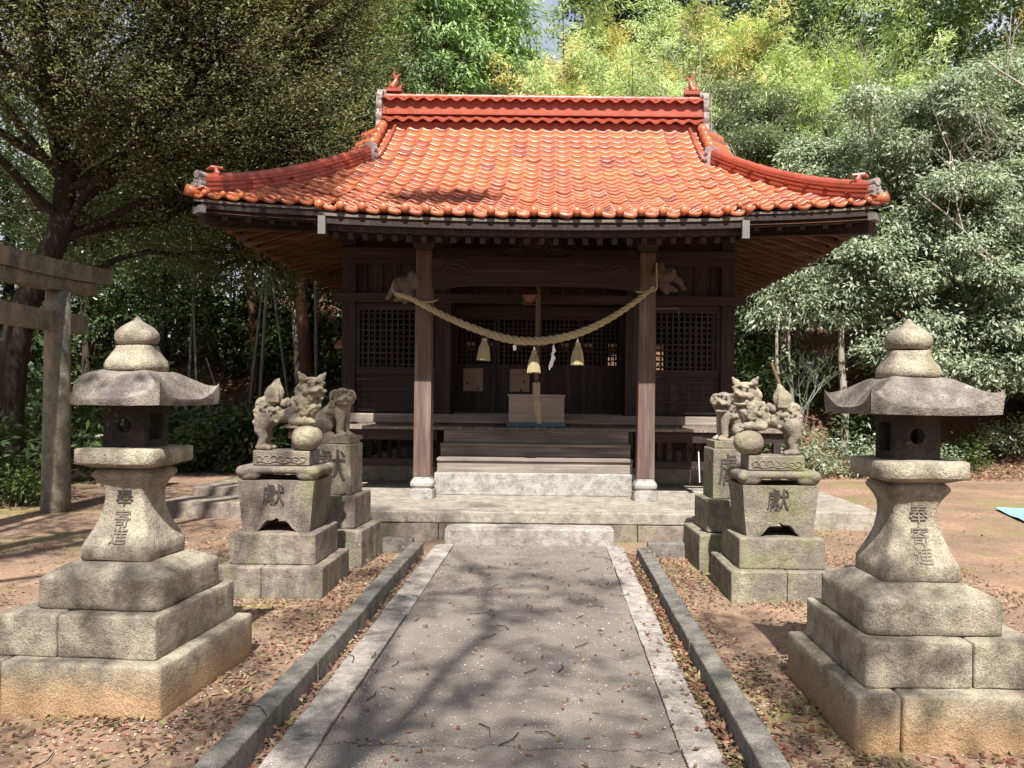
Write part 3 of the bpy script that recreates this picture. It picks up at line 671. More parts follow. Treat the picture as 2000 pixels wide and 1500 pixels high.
# rainbow beam, arched on its underside
mb = MB(); n = 24; top = []; bot = []
for i in range(n + 1):
    x = -1.318 + 2.636 * i / n; u = 1 - (x / 1.318) ** 2; top.append((x, 3.37 + 0.02 * u)); bot.append((x, 2.985 + 0.055 * min(1, u * 1.6)))
for d0, d1 in ((10.10, 10.30),):
    G = [[(x, d0, zb), (x, d0, zb + 0.06), (x, d0 - 0.015, zb + 0.09), (x, d0 - 0.02, (zt + zb) / 2), (x, d0, zt), (x, d1, zt), (x, d1, zb), (x, d0, zb)] for (x, zt), (_, zb) in zip(top, bot)]
    mb.grid(G)
rb = sh(mb, 'rainbow_beam', M['wood_x'])
for s in (-1, 1):       # carved scroll lines at the beam ends
    mb = MB()
    for j in range(3):
        pts = [(s * (1.22 - 0.05 * j - 0.30 * t + 0.03 * math.sin(5 * t)), 10.082 - 0.004, 3.07 + 0.05 * j + 0.17 * math.sin(2.6 * t + 0.3)) for t in [i / 10 for i in range(11)]]
        mb.tube(pts, 0.007, 5)
    child(mb, 'scroll_carving', M['wood_nosing'], rb)
mb = MB(); mb.box(-2.2, 2.2, 10.13, 10.27, 3.872, 3.97); sh(mb, 'porch_purlin', M['wood_x'], bevel=0.008)
# frog-leg strut carving between beam and purlin
mb = MB()
for s in (-1, 1):
    arm = [(0, 3.40), (0.30, 3.40), (0.44, 3.44), (0.36, 3.50), (0.24, 3.55), (0.14, 3.66), (0.10, 3.80), (0, 3.80)]
    n = len(arm); mb.add([(s * a, 10.2 + d, h) for d in (-0.05, 0.05) for a, h in arm], [tuple(range(n)), tuple(range(2 * n - 1, n - 1, -1))] + [(i, (i + 1) % n, n + (i + 1) % n, n + i) for i in range(n)])
    for k in range(4): mb.tube([(s * (0.06 + 0.07 * k), 10.14, 3.45 + 0.02 * k), (s * (0.11 + 0.07 * k), 10.135, 3.50), (s * (0.13 + 0.06 * k), 10.14, 3.56 - 0.03 * k)], 0.018, 6)
mb.box(-0.10, 0.10, 10.12, 10.28, 3.802, 3.87)
sh(mb, 'frog_leg_strut', M['wood_x'])
# tie beams from porch pillars back to the hall
for s in (-1, 1):
    mb = MB(); P = [(s * 1.42, 10.31, 3.25), (s * 1.42, 10.9, 3.42), (s * 1.42, 11.6, 3.50), (s * 1.42, 12.15, 3.50)]
    for a, b in zip(P, P[1:]): mb.bar(a, b, 0.13, 0.2)
    sh(mb, 'tie_beam', M['wood_x'])

# ---- hall body
WY = 12.2
def wbox(name, x0, x1, y0, y1, z0, z1, mat=None, bevel=0.006, parent=SH):
    mb = MB(); mb.box(x0, x1, y0, y1, z0, z1); return child(mb, name, mat or M['wood'], parent, bevel=bevel)
for s in (-1, 1):
    wbox('corner_post', s * 2.88 - 0.10, s * 2.88 + 0.10, WY - 0.1, WY + 0.1, 0.40, 4.45)
    wbox('corner_post', s * 2.88 - 0.10, s * 2.88 + 0.10, 16.5, 16.7, 0.40, 4.45)
    wbox('door_post', s * 1.42 - 0.09, s * 1.42 + 0.09, WY - 0.09, WY + 0.09, 1.2, 4.45)
    wbox('corner_bracket', s * 2.88 - 0.14, s * 2.88 + 0.14, WY - 0.14, WY + 0.14, 4.45, 4.6)
wbox('lintel_beam', -3.14, 3.14, WY - 0.14, WY - 0.101, 3.03, 3.17, M['wood_x'])
wbox('head_beam', -3.0, 3.0, WY - 0.13, WY - 0.102, 3.62, 3.86, M['wood_x'])
wbox('eave_purlin', -3.2, 3.2, WY - 0.10, WY + 0.1, 4.602, 4.74, M['wood_x'])
wbox('floor_sill', -2.98, 2.98, WY - 0.125, WY - 0.102, 1.21, 1.345, M['wood_step'])
for s in (-1, 1):
    xs0, xs1 = sorted((s * 1.51, s * 2.78))
    # upper boarded panel with battens
    mb = MB(); mb.box(xs0, xs1, WY, WY + 0.03, 3.0, 4.45)
    up = sh(mb, 'upper_wall', M['wood'])
    for i in range(5):
        x = xs0 + (xs1 - xs0) * (i + 0.5) / 5; mb = MB(); mb.box(x - 0.02, x + 0.02, WY - 0.03, WY - 0.001, 3.171, 3.619); child(mb, 'batten', M['wood'], up)
    # lattice window: frame, lattice
    z0, z1 = 2.05, 2.92
    mb = MB(); 
    for a in ((xs0, xs0 + .06, z0 - .1, z1 + .11), (xs1 - .06, xs1, z0 - .1, z1 + .11)): mb.box(a[0], a[1], WY - 0.05, WY + 0.03, a[2], a[3])
    mb.box(xs0 + .06, xs1 - .06, WY - 0.05, WY + 0.03, z0 - .1, z0 - 0.0); mb.box(xs0 + .06, xs1 - .06, WY - 0.05, WY + 0.03, z1, z1 + .11)
    win = sh(mb, 'lattice_window', M['wood_x'])
    mb = MB(); nb = 13
    for i in range(1, nb + 1):
        x = xs0 + .06 + (xs1 - xs0 - .12) * (i - 0.5) / nb; mb.box(x - 0.014, x + 0.014, WY - 0.03, WY - 0.006, z0, z1)
    for i in range(10):
        z = z0 + (z1 - z0) * (i + 0.5) / 10; mb.box(xs0 + .06, xs1 - .06, WY - 0.0055, WY + 0.012, z - 0.014, z + 0.014)
    child(mb, 'lattice', M['wood_x'], win)
    # lower boarding with horizontal battens
    mb = MB(); mb.box(xs0, xs1, WY - 0.02, WY + 0.02, 1.35, 1.948); lw = sh(mb, 'lower_wall', M['wood'])
    for i in range(4):
        z = 1.40 + 0.155 * i; mb = MB(); mb.box(xs0, xs1, WY - 0.05, WY - 0.0205, z - 0.018, z + 0.018); child(mb, 'batten', M['wood_x'], lw)
    # side walls
    mb = MB(); mb.box(s * 2.86 - 0.02, s * 2.86 + 0.02, WY + 0.1, 16.5, 1.2, 2.0); mb.box(s * 2.86 - 0.02, s * 2.86 + 0.02, WY + 0.1, 16.5, 3.0, 4.5)
    for i in range(14): mb.box(s * 2.86 - 0.02, s * 2.86 + 0.02, WY + 0.1 + 0.31 * i, WY + 0.30 + 0.31 * i, 2.0, 3.0)
    sh(mb, 'side_wall', M['wood'])
mb = MB(); mb.box(-2.78, 2.78, 16.58, 16.62, 1.2, 2.0); mb.box(-2.78, 2.78, 16.58, 16.62, 2.75, 4.5)
for i in range(12): 
    x = -2.7 + 0.49 * i
    mb.box(x - 0.16, x + 0.16, 16.58, 16.62, 2.0, 2.75)
sh(mb, 'rear_wall', M['wood'])
mb = MB(); mb.box(-2.78, 2.78, WY + 0.05, 16.5, 1.1, 1.2); sh(mb, 'inner_floor', M['wood_ver'])
mb = MB(); mb.box(-2.95, 2.95, WY, 16.6, 4.5, 4.56); sh(mb, 'ceiling_boards', M['wood'])
# middle bay: transom and four sliding doors, set back
DYY = WY + 0.42
wbox('transom', -1.33, 1.33, DYY - 0.05, DYY + 0.05, 2.90, 3.05, M['wood_x'])
mb = MB(); mb.box(-1.33, 1.33, DYY, DYY + 0.04, 3.05, 4.45); sh(mb, 'transom_wall', M['wood'])
wbox('threshold', -1.33, 1.33, DYY - 0.08, DYY + 0.06, 1.2, 1.36, M['wood_step'])
for s in (-1, 1):
    mb = MB(); mb.box(s * 1.36 - 0.03, s * 1.36 + 0.03, WY + 0.09, DYY + 0.05, 1.2, 4.45); sh(mb, 'reveal_wall', M['wood'])
for i in range(4):
    x0 = -1.33 + 0.665 * i; x1 = x0 + 0.661; dy = 0.022 if i in (1, 2) else 0.0
    mb = MB()
    mb.box(x0, x0 + 0.05, DYY - 0.02 + dy, DYY + 0.012 + dy, 1.36, 2.90); mb.box(x1 - 0.05, x1, DYY - 0.02 + dy, DYY + 0.012 + dy, 1.36, 2.90)
    for z_, h in ((1.36, .10), (1.62, .05), (2.06, .07), (2.84, .06)): mb.box(x0 + .05, x1 - .05, DYY - 0.02 + dy, DYY + 0.012 + dy, z_, z_ + h)
    dr = sh(mb, 'sliding_door', M['wood'])
    mb = MB(); mb.box(x0 + .05, x1 - .05, DYY - 0.005 + dy, DYY + 0.005 + dy, 1.46, 1.62); mb.box(x0 + .05, x1 - .05, DYY - 0.005 + dy, DYY + 0.005 + dy, 1.67, 2.06); child(mb, 'door_panel', M['wood'], dr)
    mb = MB()
    for k in range(1, 8): xx = x0 + .05 + .561 * k / 8; mb.box(xx - .012, xx + .012, DYY - .012 + dy, DYY + dy, 2.13, 2.84)
    for k in range(1, 10): zz = 2.13 + .71 * k / 10; mb.box(x0 + .05, x1 - .05, DYY + .0005 + dy, DYY + .01 + dy, zz - .012, zz + .012)
    child(mb, 'lattice', M['wood'], dr)
    if i < 2:
        xc = x0 + (0.30 if i == 0 else 0.37); mb = MB(); mb.box(xc - 0.155, xc + 0.155, DYY - 0.022 + dy, DYY - 0.0055 + dy, 1.70, 2.06)
        for kx, kz in ((-.09, 1.80), (.07, 1.74)) if i == 0 else ((.08, 1.86), (.085, 1.83)):
            pass
        pb = child(mb, 'patch_board', M['wood_pale'], dr)
        mb = MB()
        for kx, kz in ((-.09, 1.82), (.08, 1.745)) if i == 0 else ((.07, 1.86), (.02, 1.72)):
            mb.tube([(xc + kx, DYY - 0.0245 + dy, kz), (xc + kx, DYY - 0.0205 + dy, kz)], 0.018, 10)
        child(mb, 'knot', M['wood'], pb)

# ---- veranda, stairs, underfloor
VY = 11.35; rv = random.Random(8)
mb = MB(); x = -3.6
while x < 3.6:
    e = min(x + rv.uniform(0.17, 0.24), 3.6); yy = VY + rv.uniform(-0.012, 0.012)
    mb.box(x + 0.002, e - 0.002, yy, WY - 0.126, 1.135 + rv.uniform(0, 0.004), 1.178 + rv.uniform(-0.004, 0.004)); x = e
for s in (-1, 1):
    mb.box(min(s * 2.99, s * 3.6), max(s * 2.99, s * 3.6), WY - 0.12, 16.6, 1.135, 1.178)
ver = sh(mb, 'veranda', M['wood_ver'])
for x0, x1 in ((-3.55, -1.42), (1.42, 3.55)):
    mb = MB(); mb.box(x0, x1, VY + 0.06, VY + 0.15, 0.985, 1.133); child(mb, 'edge_beam', M['wood_x'], ver)
    mb = MB(); mb.box(x0 + .14 if x0 < 0 else x0, x1 if x0 < 0 else x1 - .14, VY + 0.07, VY + 0.14, 0.60, 0.71); child(mb, 'rail', M['wood_x'], ver)
for x in (-3.45, -2.65, 2.65, 3.45):
    mb = MB(); mb.box(x - 0.055, x + 0.055, VY + 0.045, VY + 0.16, 0.44, 0.984); vp = child(mb, 'veranda_post', M['wood'], ver, bevel=0.008)
    mb = MB(); mb.box(x - 0.08, x + 0.08, VY + 0.02, VY + 0.185, 0.313, 0.439); child(mb, 'post_stone', M['pale_stone'], vp)
for x0, x1 in ((-2.78, -1.42), (1.42, 2.78)):
    mb = MB(); nS = 9
    for i in range(nS): x = x0 + 0.08 + (x1 - x0 - 0.16) * i / (nS - 1); mb.box(x - 0.033, x + 0.033, WY - 0.06, WY - 0.02, 0.60, 1.13)
    mb.box(x0, x1, WY - 0.02, WY + 0.06, 0.56, 0.62)
    sh(mb, 'underfloor_slats', M['wood'])
mb = rbox(2.95, 2.2, 0.12, 0.015, (0, 14.4, 0.43), 0.004, 4, 0.3); sh(mb, 'foundation', M['concrete'])
b = rbox(1.33, 0.28, 0.145, 0.012, (0.0, 10.80, 0.455), 0.003, 5, 0.1); sh(b, 'stair_block', M['pale_stone'])
for i, (y0, z0, z1) in enumerate(((10.66, 0.602, 0.79), (10.98, 0.792, 0.965), (11.28, 0.967, 1.133))):
    mb = MB(); mb.box(-1.31, 1.31, y0 + 0.03, y0 + 0.055, z0, z1 - 0.04); mb.box(-1.312, 1.312, y0, y0 + 0.36, z1 - 0.038, z1)
    if i == 2: mb = MB(); mb.box(-1.31, 1.31, y0 + 0.05, y0 + 0.07, z0, z1)
    sh(mb, 'stair_step', M['wood_step'], bevel=0.004)

# ---- carved elephant-head nosings outside the porch pillars
def blobs_mesh(items, voxel, smooth_it=3):
    """items: ('s',centre,(rx,ry,rz),euler) or ('t',pts,radii); fused by a voxel remesh into one skin"""
    bm = bmesh.new()
    for it in items:
        if it[0] == 's':
            c, r, e = it[1], it[2], (it[3] if len(it) > 3 else (0, 0, 0))
            if not hasattr(r, '__len__'): r = (r, r, r)
            bmesh.ops.create_icosphere(bm, subdivisions=3, radius=1.0, matrix=Matrix.Translation(c) @ Euler(e).to_matrix().to_4x4() @ Matrix.Diagonal((*r, 1)))
        elif it[0] == 'b':
            c, r, e = it[1], it[2], (it[3] if len(it) > 3 else (0, 0, 0))
            bmesh.ops.create_cube(bm, size=2.0, matrix=Matrix.Translation(c) @ Euler(e).to_matrix().to_4x4() @ Matrix.Diagonal((*r, 1)))
        else:
            pts = [Vector(p) for p in it[1]]; rr = it[2]
            for i in range(len(pts) - 1):
                n = max(2, int((pts[i + 1] - pts[i]).length / (0.35 * min(rr[i], rr[i + 1]))) + 1)
                for k in range(n + 1):
                    t = k / n; bmesh.ops.create_icosphere(bm, subdivisions=2, radius=rr[i] * (1 - t) + rr[i + 1] * t, matrix=Matrix.Translation(pts[i].lerp(pts[i + 1], t)))
    me = bpy.data.meshes.new('tmp'); bm.to_mesh(me); bm.free()
    o = bpy.data.objects.new('tmp', me); COL.objects.link(o)
    md = o.modifiers.new('r', 'REMESH'); md.mode = 'VOXEL'; md.voxel_size = voxel
    sm = o.modifiers.new('s', 'SMOOTH'); sm.iterations = smooth_it; sm.factor = 0.5
    dg = bpy.context.evaluated_depsgraph_get(); out = bpy.data.meshes.new_from_object(o.evaluated_get(dg))
    bpy.data.objects.remove(o); bpy.data.meshes.remove(me)
    out.polygons.foreach_set('use_smooth', [True] * len(out.polygons)); out.materials.clear()
    return out
def nosing(s, y):
    X = lambda a: s * a
    it = [('t', [(X(1.50), y, 3.15), (X(1.66), y, 3.14)], [0.11, 0.13]), ('s', (X(1.70), y, 3.15), (0.15, 0.12, 0.13)),
          ('t', [(X(1.80), y, 3.10), (X(1.90), y, 3.03), (X(1.92), y, 2.97), (X(1.96), y, 2.93)], [0.07, 0.05, 0.036, 0.04]),
          ('t', [(X(1.66), y, 3.0), (X(1.76), y, 2.93), (X(1.84), y, 2.90)], [0.07, 0.05, 0.035]),
          ('t', [(X(1.60), y, 3.0), (X(1.66), y, 2.92), (X(1.70), y, 2.87)], [0.07, 0.05, 0.04]),
          ('s', (X(1.55), y - 0.10, 3.20), (0.09, 0.045, 0.15), (0, s * 0.4, 0)), ('s', (X(1.55), y + 0.10, 3.20), (0.09, 0.045, 0.15), (0, s * 0.4, 0)),
          ('s', (X(1.76), y - 0.10, 3.17), 0.03), ('s', (X(1.76), y - 0.085, 3.21), (0.06, 0.03, 0.02))]
    for k in range(4): it.append(('t', [(X(1.50 + 0.025 * k), y - 0.125, 3.29 - 0.03 * k), (X(1.58 + 0.02 * k), y - 0.14, 3.18 - 0.03 * k)], [0.012, 0.012]))
    me = blobs_mesh(it, 0.014, 2)
    for v in me.vertices: v.co.x = s * (1.50 + (s * v.co.x - 1.50) * 0.86); v.co.z = 3.12 + (v.co.z - 3.12) * 0.82; v.co.y -= 14.4
    me.materials.append(M['carving'] if s < 0 else M['wood_nosing']); o = link('carved_nosing', me, SH); return o
n1 = nosing(-1, 10.2); n2 = nosing(1, 10.2)
for v in n1.data.vertices: v.co.z -= 0.10
for v in n2.data.vertices: v.co.z += 0.06

# ------------------------------------------------------------------ things at the porch
def rope(path, rad, strands=3, pitch=0.30, n=10, k=220):
    """twisted rope as strands wound round a path(t); rad(t) is the rope radius"""
    mb = MB(); P = [Vector(path(i / k)) for i in range(k + 1)]; L = [0]
    for a, b in zip(P, P[1:]): L.append(L[-1] + (b - a).length)
    for q in range(strands):
        pts = []; rr = []
        for i in range(k + 1):
            d = (P[min(k, i + 1)] - P[max(0, i - 1)]).normalized(); u = d.cross(Vector((0, 1, 0.01))).normalized(); v = d.cross(u)
            r = rad(i / k); a = 2 * math.pi * (L[i] / (pitch * (0.35 + 0.65 * r / 0.07)) ) if False else 2 * math.pi * L[i] / pitch + 2 * math.pi * q / strands
            pts.append(P[i] + (u * math.cos(a) + v * math.sin(a)) * r * 0.5); rr.append(r * 0.56)
        mb.tube(pts, rr, n)
    return mb
rope_pts = [(-1.985, 9.98, 2.90), (-1.85, 9.97, 2.86), (-1.64, 9.96, 2.76), (-1.32, 9.95, 2.60), (-0.95, 9.95, 2.45), (-0.6, 9.95, 2.345), (-0.3, 9.95, 2.31), (0.0, 9.95, 2.335), (0.33, 9.95, 2.42), (0.65, 9.95, 2.57), (0.95, 9.95, 2.76), (1.19, 9.96, 2.945), (1.26, 9.99, 3.01)]
def spline(pts):
    P = [Vector(p) for p in pts]; n = len(P) - 1
    def f(t):
        x = t * n; i = min(n - 1, int(x)); u = x - i
        p0, p1, p2, p3 = P[max(0, i - 1)], P[i], P[i + 1], P[min(n, i + 2)]
        return 0.5 * ((2 * p1) + (p2 - p0) * u + (2 * p0 - 5 * p1 + 4 * p2 - p3) * u * u + (3 * p1 - p0 - 3 * p2 + p3) * u ** 3)
    return f
sp = spline(rope_pts)
mb = rope(sp, lambda t: 0.014 + 0.038 * math.sin(math.pi * min(1, max(0, t))) ** 0.8, 3, 0.27, 9, 260)
SR = mb.build('straw_rope', M['straw'], smooth=True, org=(-0.3, 9.95, 2.31)); SR.location = (-0.3, 9.95, 2.31)
tag(SR, 'thick twisted straw rope sagging between the two porch pillars', 'rope')
mb = MB(); mb.tube([spline([(-1.985, 9.98, 2.90), (-2.03, 10.05, 2.98), (-2.0, 10.18, 3.1), (-1.93, 10.3, 3.0), (-1.93, 10.2, 2.86), (-1.97, 9.99, 2.88), (-1.72, 10.02, 2.80), (-1.55, 10.06, 2.80), (-1.45, 10.05, 2.83)])(i / 40) for i in range(41)], [0.016] * 34 + [0.014, .013, .012, .011, .01, .009, .008], 7)
mb.tube([spline([(1.19, 9.96, 2.945), (1.14, 10.0, 2.95), (1.05, 10.03, 2.955), (1.28, 10.0, 2.97), (1.30, 10.03, 3.15), (1.30, 10.05, 3.32)])(i / 24) for i in range(25)], 0.012, 7)
mb.build('rope_tie', M['straw'], SR, org=(-0.3, 9.95, 2.31))
def rope_at(px):   # lowest point of the rope at this x
    best = min((sp(i / 300) for i in range(301)), key=lambda q: abs(q.x - px)); return best
def make_tassel(name='straw_tassel'):
    rt = random.Random(5); mb = MB(); 
    mb.lathe([(0.0, 0.0), (0.03, -0.005), (0.036, -0.03), (0.03, -0.048), (0.04, -0.07), (0.058, -0.12), (0.07, -0.20), (0.078, -0.27), (0.06, -0.272), (0.0, -0.272)], n=20)
    for i in range(70):
        a = rt.uniform(0, 6.283); q = rt.uniform(0.9, 1.04); ca, sa = math.cos(a), math.sin(a); ln = rt.uniform(-0.005, 0.012)
        mb.tube([(0.034 * ca, 0.034 * sa, -0.05), (0.061 * ca * q, 0.061 * sa * q, -0.12), (0.073 * ca * q, 0.073 * sa * q, -0.20), (0.081 * ca * q, 0.081 * sa * q, -0.275 - ln)], 0.0045, 4)
    return mb.build(name, M['straw_tassel'])
def hang(o, x, dz=0.09): 
    p = rope_at(x); o.location = (p.x, p.y, p.z - dz)
tas = make_tassel()
tlab = ['straw tassel hanging low on the left half of the rope', 'middle straw tassel hanging in front of the bell rope', 'straw tassel hanging right of the white zigzag paper']
for i, x in enumerate((-0.845, -0.225, 0.318)):
    o = tas if i == 0 else dup(tas); hang(o, x, 0.07 if i == 0 else 0.115)
    if i: 
        mb = MB(); mb.tube([(0, 0, 0.045), (0.008, 0, 0.02), (0, 0, -0.004)], [0.007, 0.014, 0.016], 6); mb.build('paper_tie', M['paper'], o)
    o.rotation_euler = (0, [0.04, 0.0, -0.02][i], i * 1.3)
    tag(o, tlab[i], 'tassel', 'straw tassels on the rope')
def zigzag(pts, w):
    mb = MB(); vs = []; fs = []
    for quad in pts:
        n = len(vs); vs += [(x, -0.0015 + d, z) for d in (0.0, 0.003) for x, z in quad]; k = len(quad)
        fs += [tuple(n + i for i in range(k)), tuple(n + k + i for i in range(k - 1, -1, -1))] + [(n + i, n + k + i, n + k + (i + 1) % k, n + (i + 1) % k) for i in range(k)]
        vs = [(x, y + 0.0, z) for x, y, z in vs]
    mb.add(vs, fs); return mb
q1 = [[(0.0, 0.0), (0.012, -0.04), (0.035, -0.09), (-0.012, -0.105), (-0.012, -0.05)], [(0.033, -0.09), (0.012, -0.115), (-0.025, -0.13), (-0.045, -0.15), (-0.012, -0.10)],
      [(0.0, -0.12), (0.03, -0.18), (0.028, -0.195), (-0.03, -0.21), (-0.02, -0.135)], [(0.025, -0.19), (0.005, -0.23), (-0.004, -0.27), (-0.06, -0.29), (-0.035, -0.21)], [(-0.02, -0.26), (-0.005, -0.29), (-0.03, -0.30), (-0.045, -0.33), (-0.06, -0.285)]]
mb = zigzag(q1, 0.05); o = mb.build('paper_streamer', M['paper']); hang(o, 0.01, 0.055); o.rotation_euler = (0.05, 0, 0.3)
tag(o, 'white zigzag folded paper streamer hanging beside the middle tassel', 'paper streamer', 'paper streamers on the rope')
mb = zigzag([[(0, 0), (0.025, -0.02), (0.022, -0.07), (-0.012, -0.075), (-0.02, -0.02)]], 0.04); o = mb.build('paper_streamer', M['paper']); hang(o, -0.48, 0.055)
tag(o, 'torn white paper scrap hanging left of the middle tassel', 'paper streamer', 'paper streamers on the rope')
# bell and its rope
BL = thing('suzu_bell', 'round copper bell hanging behind the porch beam', 'bell', (-0.31, 10.75, 2.99))
mb = MB(); mb.lathe([(0.0, 0.13), (0.05, 0.122), (0.10, 0.085), (0.128, 0.03), (0.13, 0.0), (0.138, -0.005), (0.138, -0.02), (0.128, -0.025), (0.10, -0.085), (0.05, -0.12), (0.0, -0.13)], n=28); mb.build('bell_body', M['copper'], BL, smooth=True)
mb = MB(); mb.box(-0.10, 0.10, -0.014, 0.014, -0.135, -0.06); mb.build('bell_slot', M['cut_shade'], BL)
mb = MB(); mb.tube([(0, 0, 0.12), (0, 0, 0.5)], 0.015, 8); mb.build('hanger', M['rope_dark'], BL)
BR = thing('bell_rope', 'dark twisted bell rope with wooden sleeve and frayed cloth tail', 'rope', (-0.21, 10.7, 1.35))
mb = rope(spline([(0, 0, 1.85), (0.012, 0, 1.5), (0.006, 0, 1.0), (0.0, 0, 0.62), (0.0, 0, 0.44)]), lambda t: 0.034 if t < 0.75 else 0.034 - 0.04 * (t - 0.75), 3, 0.16, 8, 120); mb.build('rope_cord', M['rope_dark'], BR, smooth=True)
mb = MB(); mb.lathe([(0.0, 0.46), (0.05, 0.46), (0.052, 0.30), (0.05, 0.26), (0.0, 0.26)], n=18); mb.build('wooden_sleeve', M['cloth'], BR, smooth=False)
mb = MB(); mb.grid([[(0.055 * math.cos(a) * k + 0.03 * (1 - h / 0.27), 0.045 * math.sin(a) * k * (1 + 0.25 * math.sin(5 * a)), h) for a in [2 * math.pi * i / 18 for i in range(19)]] for h, k in ((0.26, 0.9), (0.24, 1.0), (0.18, 0.98), (0.08, 0.75), (-0.02, 0.6), (-0.09, 0.5))]); mb.build('cloth_tail', M['cloth'], BR, smooth=True)
# offering box
OB = thing('offering_box', 'wooden offering box with slatted top and blue base on veranda', 'offering box', (XA + 0.0, 11.66, 1.178))
mb = MB(); mb.box(-0.40, 0.40, -0.20, 0.20, 0.07, 0.44); mb.build('box_body', M['wood_box'], OB, bevel=0.006)
mb = MB(); mb.box(-0.415, 0.415, -0.215, -0.17, 0.44, 0.475); mb.box(-0.415, 0.415, 0.17, 0.215, 0.44, 0.475); mb.box(-0.415, -0.37, -0.17, 0.17, 0.44, 0.475); mb.box(0.37, 0.415, -0.17, 0.17, 0.44, 0.475)
for i in range(9): mb.box(-0.33 + 0.08 * i, -0.30 + 0.08 * i, -0.17, 0.17, 0.445, 0.47)
mb.build('slatted_top', M['wood_box'], OB)
mb = MB(); mb.box(-0.42, 0.42, -0.22, 0.22, 0.0, 0.07); mb.build('box_base', M['blue'], OB, bevel=0.005)
mb = MB(); mb.tube([(0, 0, 0), (0.30, 0, 0.012), (0.30, 0, -0.07)], 0.006, 6); child_ = mb.build('wire_hook', M['metal_pale'], SH); child_.location = (1.53, 10.2 - 14.4, 2.76)
mb = MB(); mb.tube([(0, 0, 0), (-0.015, 0.03, 0.43)], 0.007, 6); o = mb.build('thin_stick', M['paper']); o.location = (2.09, 11.2, 0.44); tag(o, 'thin white stick propped under the right veranda edge', 'stick')
#@@STONES
def glyph(ch, size, mat, name, parent, place, bold=0.0):
    bold *= 0.15
    """an inscription cut as a thin raised mesh; place(x, z) -> point on the stone face"""
    cu = bpy.data.curves.new('t', 'FONT'); cu.body = ch; cu.size = size; cu.align_x = 'CENTER'; cu.align_y = 'CENTER'; cu.offset = bold * size; cu.resolution_u = 2; cu.extrude = 0.003
    o = bpy.data.objects.new('t', cu); COL.objects.link(o); dg = bpy.context.evaluated_depsgraph_get()
    me = bpy.data.meshes.new_from_object(o.evaluated_get(dg)); bpy.data.objects.remove(o); bpy.data.curves.remove(cu)
    cx = sum(v.co.x for v in me.vertices) / max(1, len(me.vertices)); 
    if len(me.vertices):
        xs = [v.co.x for v in me.vertices]; zs = [v.co.y for v in me.vertices]; mx, mz = (min(xs) + max(xs)) / 2, (min(zs) + max(zs)) / 2
    else: mx = mz = 0
    for v in me.vertices:
        p = place(v.co.x - mx, v.co.y - mz); v.co = (p[0], p[1] - v.co.z - 0.001, p[2])
    me.materials.clear(); me.materials.append(mat); me.name = name
    return link(name, me, parent)

